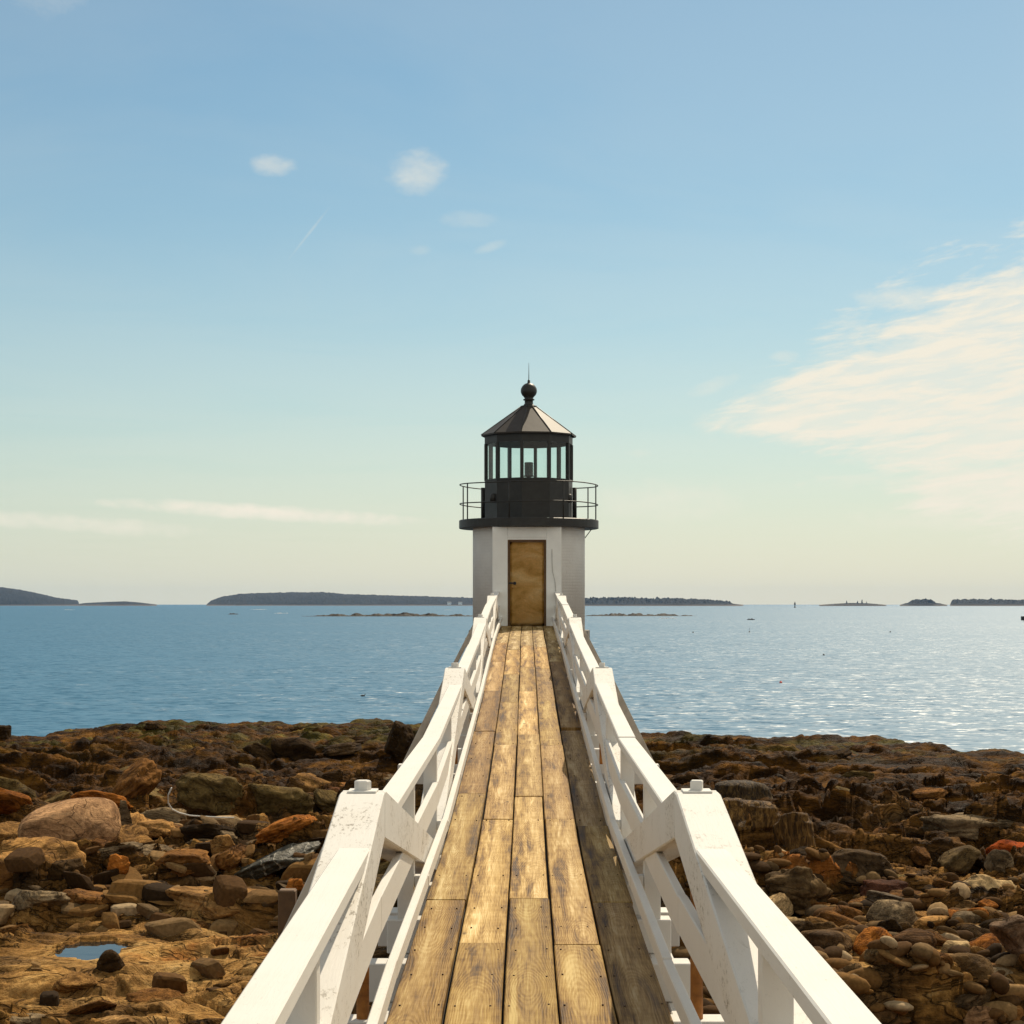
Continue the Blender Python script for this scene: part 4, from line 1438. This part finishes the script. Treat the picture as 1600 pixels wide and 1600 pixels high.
BASE_ANG = [np_mesh('rock', *rock_arrays(100 + i, 4, 7 + i % 4, 0.0, 0.15, 0.09)) for i in range(12)]
BASE_RND = [np_mesh('cobble', *rock_arrays(200 + i, 4, 8 + i % 5, 0.12 if i % 3 else 0.6, 0.10, 0.03)) for i in range(12)]
for me in BASE_ANG + BASE_RND:
    me.materials.append(M_ROCK)

# colours of the stones
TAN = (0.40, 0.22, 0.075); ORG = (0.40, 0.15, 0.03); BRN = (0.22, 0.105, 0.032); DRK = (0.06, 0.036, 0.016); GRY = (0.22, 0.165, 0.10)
PNK = (0.50, 0.30, 0.16); OLV = (0.15, 0.105, 0.04); RED = (0.42, 0.085, 0.015); PALE = (0.50, 0.36, 0.19)
HEROES = []
HLABEL = []


def hero(x0, x1, yt, yb, col, label, tilt=0.0, seed=None, rnd=0.3, name='boulder', mat=None, deep=0.8, strat=0.07, rough=0.14, sub=5, yaw=0.0, me=None, sink=0.25):
    s = seed if seed is not None else len(HEROES) + 500
    X, Y, Z = hit((x0 + x1) / 2, yb - 2)
    wd = (x1 - x0) / FPX * Y
    hg = (yb - yt) / FPX * Y
    sy = wd / 2 * deep
    Y2 = Y + sy * 0.75
    X2 = ((x0 + x1) / 2 - VX) / FPX * Y2
    ztop = EYE - (yt - VY) / FPX * Y2
    zbot = min(EYE - (yb - VY) / FPX * Y2, gz(X2, Y2) - 0.05)
    zc = (ztop + zbot) / 2
    ct, st = abs(math.cos(tilt)), abs(math.sin(tilt))
    # half sizes before tilting so that the tilted box fits
    a, b = wd / 2, (ztop - zbot) / 2
    if tilt:
        den = max(0.2, ct * ct - st * st)
        a, b = max(0.3 * a, (a * ct - b * st) / den), max(0.35 * b, (b * ct - a * st) / den)
    P, F = rock_arrays(s, sub, 8 + s % 4, rnd if rnd > 0.4 else rnd * 0.3, rough if rnd < 0.5 else rough * 0.5, strat if rnd < 0.5 else strat * 0.3)
    o = link(name, np_mesh(name, P * np.array([a, sy, b]), F), mat or M_ROCK, (X2, Y2, zc))
    o.rotation_euler = (0, -tilt, yaw)
    o.color = (*col, 1)
    tag(o, label, 'rock' if name != 'weed_mound' else 'seaweed rock')
    HEROES.append((X2, Y2, max(wd / 2, sy)))
    HLABEL.append(label)
    return o


# left of the walkway
hero(30, 189, 1248, 1322, PNK, 'large smooth pinkish boulder, palest of the rocks left of the walkway', 0.0, 641, 0.75, deep=0.75, strat=0, rough=0.05)
hero(158, 262, 1176, 1258, BRN, 'brown wedge-shaped boulder tilted up behind the pinkish boulder', 0.62, 502, 0.15, deep=0.7)
hero(268, 388, 1203, 1280, OLV, 'olive-grey angular ledge block right of the tilted wedge boulder', -0.1, 503, 0.1)
hero(375, 492, 1222, 1284, OLV, 'olive-grey hollow-topped ledge block left of the nearest railing head', 0.0, 517, 0.1)
hero(392, 500, 1262, 1328, ORG, 'rust-orange angular boulder just left of the nearest railing head', 0.35, 505, 0.15)
hero(360, 505, 1302, 1388, DRK, 'black boulder with pale veins, leaning like a log beside the railing', 0.42, 506, 0.35, mat=M_VEIN, deep=0.5)
hero(324, 377, 1300, 1340, TAN, 'small tan squared stone above the black veined boulder', 0.2, 507, 0.1)
hero(330, 398, 1314, 1370, BRN, 'brown stone with dark front leaning on the black veined boulder', 0.45, 508, 0.12)
hero(-10, 142, 1308, 1350, TAN, 'long flat tan slab below the pinkish boulder', -0.05, 509, 0.1, deep=0.9)
hero(-30, 62, 1343, 1392, BRN, 'rounded brown boulder cut by the left edge of the picture', -0.1, 510, 0.75)
hero(72, 132, 1340, 1378, DRK, 'dark blocky stone right of the rounded boulder at the left edge', 0.1, 511, 0.2)
hero(118, 190, 1305, 1332, BRN, 'low brown stone tucked under the right end of the pinkish boulder', 0.15, 512, 0.2)
hero(143, 226, 1314, 1345, GRY, 'grey flat tilted slab below and right of the pinkish boulder', 0.12, 513, 0.1)
hero(168, 204, 1334, 1383, ORG, 'small orange pyramid-shaped stone in the left jumble', 0.0, 514, 0.1)
hero(238, 333, 1320, 1374, BRN, 'brown chipped boulder in the middle of the left jumble', 0.15, 515, 0.1)
hero(204, 284, 1278, 1314, TAN, 'tan split block right of the pinkish boulder', -0.1, 516, 0.1)
hero(92, 190, 1390, 1432, BRN, 'brown three-cornered rock on the front edge of the left jumble', -0.1, 518, 0.2)
hero(14, 114, 1388, 1424, GRY, 'grey flat rock on the front edge of the left jumble', 0.0, 519, 0.15)
hero(250, 440, 1384, 1440, (0.34, 0.19, 0.07), 'broad smooth golden slab beside the near left railing', -0.05, 520, 0.45, deep=0.8)
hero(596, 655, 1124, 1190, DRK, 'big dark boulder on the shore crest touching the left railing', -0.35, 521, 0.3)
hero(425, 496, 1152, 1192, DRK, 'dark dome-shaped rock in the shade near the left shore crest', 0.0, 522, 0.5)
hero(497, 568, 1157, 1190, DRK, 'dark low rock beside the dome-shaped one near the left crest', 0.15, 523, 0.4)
hero(-14, 17, 1133, 1156, DRK, 'dark rock standing at the water line on the left picture edge', 0.0, 524, 0.4)
hero(225, 260, 1128, 1142, DRK, 'small dark rock breaking the left crest line above the sea', 0.0, 525, 0.4)
hero(185, 208, 1250, 1300, GRY, 'upright grey stone wedged right of the pinkish boulder', 0.0, 526, 0.2)
hero(440, 480, 1371, 1420, ORG, 'rusty block behind the timber stake', 0.1, 527, 0.15)
hero(150, 196, 1484, 1522, DRK, 'dark weedy rock at the edge of the blue tide pool', 0.0, 534, 0.8)
hero(118, 222, 1584, 1640, (0.42, 0.25, 0.10), 'pale brown rock at the bottom edge left of the walkway', 0.1, 529, 0.4)
hero(0, 92, 1580, 1630, GRY, 'cracked grey block in the bottom left corner', -0.1, 530, 0.12)
# right of the walkway
hero(1103, 1216, 1214, 1262, (0.5, 0.5, 0.5), 'dark rounded rock draped in black seaweed behind the right railing head', -0.1, 551, 0.6, name='weed_mound', mat=M_WEED)
hero(1118, 1222, 1246, 1296, (1.2, 1.1, 0.9), 'tan slab fringed with hanging weed right of the near right railing head', -0.06, 552, 0.3, name='weed_mound', mat=M_WEED)
hero(1207, 1280, 1267, 1333, (1.1, 1.0, 0.85), 'block covered in hanging golden weed right of the railing head', 0.0, 553, 0.45, name='weed_mound', mat=M_WEED)
hero(1270, 1404, 1320, 1366, (0.10, 0.066, 0.036), 'broad dark wavy ledge rock right of the weedy block', -0.1, 554, 0.35, strat=0.09)
hero(1440, 1600, 1270, 1322, GRY, 'pale grey crumpled ledge near the right picture edge', 0.0, 555, 0.15, strat=0.12, rough=0.2)
hero(1460, 1540, 1316, 1371, (0.16, 0.11, 0.05), 'brown boulder with an orange shoulder below the crumpled ledge', 0.3, 556, 0.55)
hero(1538, 1612, 1311, 1340, RED, 'bright rust-red stone at the right picture edge', 0.0, 557, 0.6)
hero(1535, 1585, 1324, 1370, GRY, 'grey rounded stone under the bright rust-red one', -0.1, 558, 0.5)
hero(1192, 1302, 1350, 1434, (0.15, 0.10, 0.05), 'rough knobbly brown boulder beyond the right handrail', 0.0, 559, 0.2, rough=0.22)
hero(1492, 1612, 1366, 1402, PALE, 'pale tan flat slab at the right picture edge', 0.0, 560, 0.2)
hero(1340, 1420, 1374, 1416, (0.09, 0.04, 0.025), 'dark reddish stone in the middle of the right cobbles', 0.0, 561, 0.4)
hero(1428, 1514, 1384, 1424, (0.30, 0.15, 0.05), 'orange split slab among the right cobbles', 0.25, 562, 0.15)
hero(1348, 1416, 1388, 1422, (0.14, 0.11, 0.08), 'grey-brown pyramid stone among the right cobbles', -0.2, 563, 0.12)
hero(1292, 1348, 1415, 1452, BRN, 'round brown stone beside the knobbly boulder', 0.0, 564, 0.8)
hero(1362, 1420, 1413, 1442, (0.17, 0.10, 0.05), 'oval brown stone in the centre of the right cobbles', 0.0, 565, 0.8)
hero(1248, 1338, 1447, 1496, (0.16, 0.10, 0.05), 'biggest smooth brown stone nearest to the right handrail', -0.15, 566, 0.8)
hero(1424, 1486, 1427, 1454, TAN, 'oval tan stone among the right cobbles', 0.12, 567, 0.85)
hero(1485, 1534, 1424, 1450, GRY, 'grey oval stone among the right cobbles', 0.0, 568, 0.85)
hero(1390, 1464, 1453, 1490, (0.12, 0.065, 0.03), 'dark brown stone above the pale flat slab on the right', 0.0, 569, 0.7)
hero(1349, 1416, 1477, 1514, (0.19, 0.125, 0.06), 'smooth brown egg-shaped stone lying on the pale slab', -0.1, 570, 0.85)
hero(1473, 1555, 1486, 1527, (0.20, 0.125, 0.055), 'large smooth golden brown stone at the end of the pale slab', 0.05, 571, 0.85)
hero(1440, 1490, 1487, 1512, BRN, 'brown stone between the two smooth ones on the pale slab', 0.0, 572, 0.7)
hero(1545, 1640, 1418, 1516, (0.26, 0.175, 0.115), 'big pinkish brown block rising at the right picture edge', 0.45, 573, 0.2)
hero(1466, 1515, 1470, 1496, PALE, 'small pale stone above the large smooth golden brown one', 0.0, 574, 0.5)
hero(1468, 1556, 1544, 1592, (0.20, 0.14, 0.08), 'brown layered boulder near the bottom right corner', 0.15, 575, 0.35)
hero(1488, 1582, 1568, 1630, PNK, 'pinkish boulder cut by the bottom edge on the right', 0.0, 576, 0.5)
hero(1370, 1422, 1556, 1590, BRN, 'brown rounded stone below the pale slab on the right', 0.1, 577, 0.6)
hero(1497, 1522, 1518, 1542, TAN, 'small round tan stone below the large smooth one', 0.0, 578, 0.9)
hero(1535, 1582, 1512, 1532, GRY, 'small grey flat stone below the big block at the right edge', 0.0, 579, 0.85)
hero(1555, 1602, 1570, 1600, BRN, 'brown stone in the bottom right corner', 0.1, 580, 0.7)


def free(x, y, r):
    for hx_, hy_, hr in HEROES:
        if (x - hx_) ** 2 + (y - hy_) ** 2 < (hr * 0.75 + r * 0.6) ** 2: return False
    for c in POOL:
        if ((x - c[0]) / (c[2] + r + 0.25)) ** 2 + ((y - c[1]) / (c[3] + r + 0.3)) ** 2 < 1.6: return False
    return True


STOPS = set('tilted right left just with leaning above below cut tucked in on beside touching near standing breaking wedged behind at draped fringed covered under beyond among nearest lying between rising'.split())
SHORT = {}
for hx_, hy_, hr, lb in [(h[0], h[1], h[2], l) for h, l in zip(HEROES, HLABEL)]:
    ws = []
    for q in lb.replace(',', ' ,').split():
        if q == ',' or q in STOPS: break
        ws.append(q)
    SHORT.setdefault(' '.join(ws), []).append((hx_, hy_))
MARKS = [(k, v[0][0], v[0][1]) for k, v in SHORT.items() if len(v) == 1 and len(k.split()) >= 3]
CNAME = {TAN: 'tan', ORG: 'orange', BRN: 'brown', DRK: 'dark', GRY: 'grey', OLV: 'olive', PALE: 'pale', (0.2, 0.12, 0.05): 'golden brown'}
USED = {}


def own_label(x, y, s, c, word):
    """say which one: shade, size and its place beside a rock that is easy to find"""
    size = 'tiny' if s < 0.18 else 'small' if s < 0.26 else 'mid-sized' if s < 0.4 else 'large'
    px = x / y
    order = sorted(MARKS, key=lambda m: (m[1] - x) ** 2 + (m[2] - y) ** 2)
    for k, mx_, my_ in order[:9]:
        ddx, ddy = x - mx_, y - my_
        if abs(ddx) > abs(ddy) * 0.6: rel = 'right of' if ddx > 0 else 'left of'
        else: rel = 'behind' if ddy > 0 else 'in front of'
        near = 'close ' if math.hypot(ddx, ddy) < 1.4 else 'some way '
        if rel == 'in front of' or rel == 'behind': near = 'close ' if near == 'close ' else 'well '
        lb = f'{size} {CNAME[c]} {word} {near}{rel} the {k}'
        if lb not in USED and len(lb.split()) <= 16:
            USED[lb] = 1
            return lb
    return None


def scatter(n, pxr, dr, size, bases, cols, name, label, cat, group, flat=(0.5, 0.8), seed=1, up=0.25, stretch=(0.7, 1.4), reject=None):
    r = random.Random(seed)
    placed = []
    tries = 0
    while len(placed) < n and tries < n * 30:
        tries += 1
        px = r.uniform(*pxr)
        y = math.exp(r.uniform(math.log(dr[0]), math.log(dr[1])))
        x = (px - VX) / FPX * y
        s = size[0] * (size[1] / size[0]) ** (r.random() ** 1.7)
        if abs(x) < 0.25: continue
        if reject and reject(x, y): continue
        if not free(x, y, s): continue
        if any((x - a) ** 2 + (y - b) ** 2 < (0.72 * (s + c)) ** 2 for a, b, c in placed): continue
        placed.append((x, y, s))
        zz = ground(np.array([x, x + s * 0.5, x - s * 0.5]), np.array([y, y, y]))
        g = float(zz.mean()) + EYE
        o = bpy.data.objects.new(name, bases[r.randrange(len(bases))])
        COL.objects.link(o)
        f = r.uniform(*flat)
        o.scale = (s * r.uniform(0.8, stretch[1]), s * r.uniform(stretch[0], 1.1), s * f)
        o.location = (x, y, g + s * f * up)
        o.rotation_euler = (r.uniform(-0.45, 0.3), r.uniform(-0.45, 0.45), r.uniform(0, 6.28))
        c = r.choice(cols)
        k = r.uniform(0.75, 1.5)
        o.color = (c[0] * k, c[1] * k, c[2] * k, 1)
        tag(o, own_label(x, y, s, c, label[1]) or label[0], cat, group)
    HEROES.extend(placed)
    return placed


def on_slab_r(x, y): return ((x - 4.3) / 1.25) ** 2 + ((y - 19.4) / 1.7) ** 2 < 1
def on_slab_l(x, y): return ((x + 4.4) / 3.3) ** 2 + ((y - 19.2) / 3.3) ** 2 < 1


scatter(170, (1200, 1750), (16.5, 25.5), (0.13, 0.42), BASE_RND, [TAN, BRN, BRN, ORG, GRY, DRK, PALE, (0.2, 0.12, 0.05)], 'cobble',
        ('rounded cobble lying in the cobble field right of the walkway', 'rounded cobble'), 'cobble', 'cobbles right of the walkway', (0.55, 0.85), 21, 0.2, reject=on_slab_r)
scatter(64, (1060, 1750), (25, 44), (0.2, 0.7), BASE_ANG, [BRN, DRK, DRK, OLV, DRK], 'rock',
        ('angular rock on the weedy ledges right of the walkway', 'angular rock'), 'rock', 'rocks on the right ledges', (0.3, 0.6), 22, 0.05)
scatter(175, (-120, 650), (21.5, 40), (0.17, 0.9), BASE_ANG, [TAN, BRN, BRN, DRK, ORG, GRY, OLV], 'rock',
        ('angular rock in the jumble left of the walkway', 'angular rock'), 'rock', 'rocks of the left jumble', (0.28, 0.6), 23, 0.08, reject=on_slab_l)
scatter(12, (-100, 660), (38, 56), (0.25, 0.8), BASE_ANG, [BRN, DRK, DRK, OLV], 'rock',
        ('dark weedy rock on the seaward ledges left of the walkway', 'weedy rock'), 'rock', 'rocks on the left seaward ledges', (0.3, 0.6), 24, 0.15)
scatter(7, (1030, 1700), (44, 54), (0.25, 0.8), BASE_ANG, [BRN, DRK, DRK, OLV], 'rock',
        ('dark weedy rock on the seaward ledges right of the walkway', 'weedy rock'), 'rock', 'rocks on the right seaward ledges', (0.25, 0.5), 26, 0.1)
scatter(6, (-60, 420), (16, 19.5), (0.12, 0.3), BASE_ANG, [GRY, BRN, TAN], 'rock',
        ('flat rock on the smooth golden ledge in the left foreground', 'flat rock'), 'rock', 'rocks on the left foreground ledge', (0.25, 0.4), 25, 0.05)

# pebbles too small to count: one object
PV, PF = ico(2)
r = np.random.RandomState(77)
VV, FF, CC, SM, off = [], [], [], [], 0
for i in range(6500):
    side = r.rand() < 0.55
    px = r.uniform(1060, 1800) if side else r.uniform(-200, 640)
    y = math.exp(r.uniform(math.log(15.5), math.log(27 if side else 34)))
    x = (px - VX) / FPX * y
    if (on_slab_r(x, y) and r.rand() < 0.9) or (on_slab_l(x, y) and r.rand() < 0.97): continue
    if any(((x - c[0]) / (c[2] + 0.15)) ** 2 + ((y - c[1]) / (c[3] + 0.15)) ** 2 < 1.6 for c in POOL): continue
    s = 0.03 + 0.13 * r.rand() ** 2.0
    A = r.normal(size=(3, 3)) * (0.24 if side else 0.36) + np.eye(3)
    P = ((PV if side else np.sign(PV) * np.abs(PV) ** 0.45) @ A.T) * np.array([1.1, 1.0, 0.65]) * s
    P = P + np.array([x, y, 0])
    VV.append(P); FF.append(PF + off); off += len(PV); SM.append(side)
    CC.append((x, y, s))
xy = np.array([(c[0], c[1]) for c in CC])
gzv = ground(xy[:, 0], xy[:, 1]) + EYE
for i, P in enumerate(VV):
    P[:, 2] += gzv[i] + CC[i][2] * 0.2
PEB = link('pebbles', np_mesh('pebbles', np.concatenate(VV), np.concatenate(FF)), None)
PEB.data.polygons.foreach_set('use_smooth', np.repeat(np.array(SM, bool), len(PF)))


def pebble_material():
    m, t, b, out = new_mat('pebble_stone')
    geo = t.add('ShaderNodeNewGeometry')
    rp_ = geo.outputs['Random Per Island']
    c = t.ramp(rp_, [(0.0, (0.03, 0.018, 0.009)), (0.35, (0.10, 0.05, 0.018)), (0.55, (0.21, 0.11, 0.035)), (0.72, (0.09, 0.06, 0.032)), (0.9, (0.28, 0.165, 0.065)), (1.0, (0.36, 0.26, 0.15))])
    n = t.noise(geo.outputs['Position'], 22.0, 4, 0.6)
    t.put(b.inputs['Base Color'], t.mix(0.8, c, t.ramp(n, [(0.3, 0.55), (0.7, 1.3)]), 'MULTIPLY'))
    b.inputs['Roughness'].default_value = 0.9
    b.inputs['Specular IOR Level'].default_value = 0.04
    return m


PEB.data.materials.append(pebble_material())
tag(PEB, 'small loose pebbles strewn between the rocks', 'pebbles', kind='stuff')

# white hose lying between the left rocks
pts = []
ctrl = [(268, 1231), (262, 1243), (261, 1256), (266, 1266), (276, 1272), (292, 1277), (312, 1279), (335, 1281), (360, 1282)]
for (a, b) in ctrl:
    X, Y, Z = hit(a, b)
    pts.append((X, Y, Z))
Yh = 31.0
zs = [EYE - (b - VY) / FPX * Yh for a, b in ctrl]
bm = bmesh.new()
o0 = Vector(((ctrl[4][0] - VX) / FPX * Yh, Yh, gz((ctrl[4][0] - VX) / FPX * Yh, Yh)))
path = [Vector(((a - VX) / FPX * Yh, Yh + 0.05 * i, max(z, gz((a - VX) / FPX * Yh, Yh + 0.05 * i) + 0.03))) - o0 for i, ((a, b), z) in enumerate(zip(ctrl, zs))]
tube(bm, path, 0.013, 8)
tag(link('hose', mesh_from(bm, 'hose', True), M_CABLE, o0), 'pale curved hose hanging over the rocks right of the tilted wedge boulder', 'hose')


# ------------------------------------------------------------------ things on the water
def water_at(px, py):
    D = FPX * EYE / (py - VY)
    return (px - VX) / FPX * D, D


def float_buoy(px, py, r, col, label, spar=0.0):
    X, Y = water_at(px, py)
    root = empty('buoy', (X, Y, 0))
    m = simple('buoy_paint', col, 0.45, 0, 4, 0.1, 0)
    bm = bmesh.new()
    lathe(bm, [(0, -r), (r * 0.7, -r * 0.9), (r, -r * 0.2), (r, r * 0.7), (r * 0.7, r * 1.1), (r * 0.2, r * 1.2), (0, r * 1.2)], 16)
    link('float', mesh_from(bm, 'float', True), m, (X, Y, 0), root)
    bm = bmesh.new()
    tube(bm, [(0, 0, r * 1.15), (0.06 * r, 0, r * 1.2 + max(spar, r * 0.8))], r * 0.14, 6)
    link('spindle', mesh_from(bm, 'spindle', True), M_BLACK, (X, Y, 0), root)
    tag(root, label, 'buoy')


float_buoy(1220, 1067, 0.095, (0.75, 0.07, 0.02), 'small red buoy floating on the water right of the walkway')
float_buoy(1287, 1024, 0.11, (0.02, 0.02, 0.02), 'tiny black float on the pale water right of the red buoy')
float_buoy(1171, 988, 0.16, (0.03, 0.03, 0.03), 'tiny dark float on the water above the red buoy', 0.7)
float_buoy(1083, 988.5, 0.15, (0.03, 0.03, 0.03), 'tiny dark float nearest to the tower on the right')
float_buoy(1391, 988, 0.15, (0.03, 0.03, 0.03), 'tiny dark float on the pale water toward the right edge')

# channel buoy far out
X, Y = water_at(1242, 949.5)
root = empty('channel_buoy', (X, Y, 0))
bm = bmesh.new()
lathe(bm, [(0, -1), (1.8, -0.6), (1.8, 0.9), (0.9, 1.4), (0.7, 4.6), (1.4, 4.8), (1.2, 7.4), (0, 7.8)], 12)
link('float', mesh_from(bm, 'float'), M_BLACK, (X, Y, 0), root)
tag(root, 'dark channel buoy on the horizon between the right islands', 'buoy')
link('cage', mesh_from(lathe(bmesh.new(), [(0.3, 7.8), (0.9, 8.2), (0.2, 9.6), (0, 9.7)], 8), 'cage'), M_BLACK, (X, Y, 0), root)

# marker at the right picture edge
X, Y = water_at(1600, 971)
root = empty('day_marker', (X, Y, -1))
bm = bmesh.new()
tube(bm, [(0, 0, 0), (0, 0, 1.6)], 0.12, 8)
link('post', mesh_from(bm, 'post', True), M_BLACK, (X, Y, -1), root)
link('board', mesh_from(box_bm(-0.85, 0.9, -0.5, 0.5, 1.3, 2.6, 0.05), 'board'), M_BLACK, (X, Y, -1), root)
tag(root, 'black marker standing in the water at the right picture edge', 'marker')

# seabird
X, Y = water_at(567, 1088)
root = empty('seabird', (X, Y, 0))
M_BIRD = simple('dark_plumage', (0.03, 0.028, 0.025), 0.7, 0, 20, 0.3, 0)
bm = bmesh.new()
tube(bm, [(-0.34, 0, 0.10), (-0.26, 0, 0.09), (-0.12, 0, 0.08), (0.06, 0, 0.08), (0.18, 0, 0.09), (0.235, 0, 0.15), (0.245, 0, 0.23), (0.27, 0, 0.275), (0.32, 0, 0.275), (0.36, 0, 0.262), (0.42, 0, 0.25)],
     [0.01, 0.05, 0.10, 0.115, 0.08, 0.042, 0.036, 0.045, 0.042, 0.018, 0.004], 12)
link('body', mesh_from(bm, 'body', True), M_BIRD, (X, Y, 0), root)
root.scale = (0.45, 0.45, 0.45)
tag(root, 'dark seabird floating on the blue water left of the walkway', 'bird')

# ------------------------------------------------------------------ thin sea haze between here and the islands
hm = bpy.data.materials.new('sea_haze')
hm.use_nodes = True
hm.node_tree.nodes.clear()
ht = NT(hm.node_tree)
ho = ht.add('ShaderNodeOutputMaterial')
hv = ht.add('ShaderNodeVolumePrincipled')
hv.inputs['Color'].default_value = (0.34, 0.60, 1.0, 1)
hv.inputs['Density'].default_value = 0.000026
hv.inputs['Anisotropy'].default_value = 0.0
ht.l.new(hv.outputs[0], ho.inputs['Volume'])
tag(link('haze', mesh_from(box_bm(-9000, 9000, -1900, 10500, -5.0, 100.0, 0), 'haze'), hm), kind='stuff')
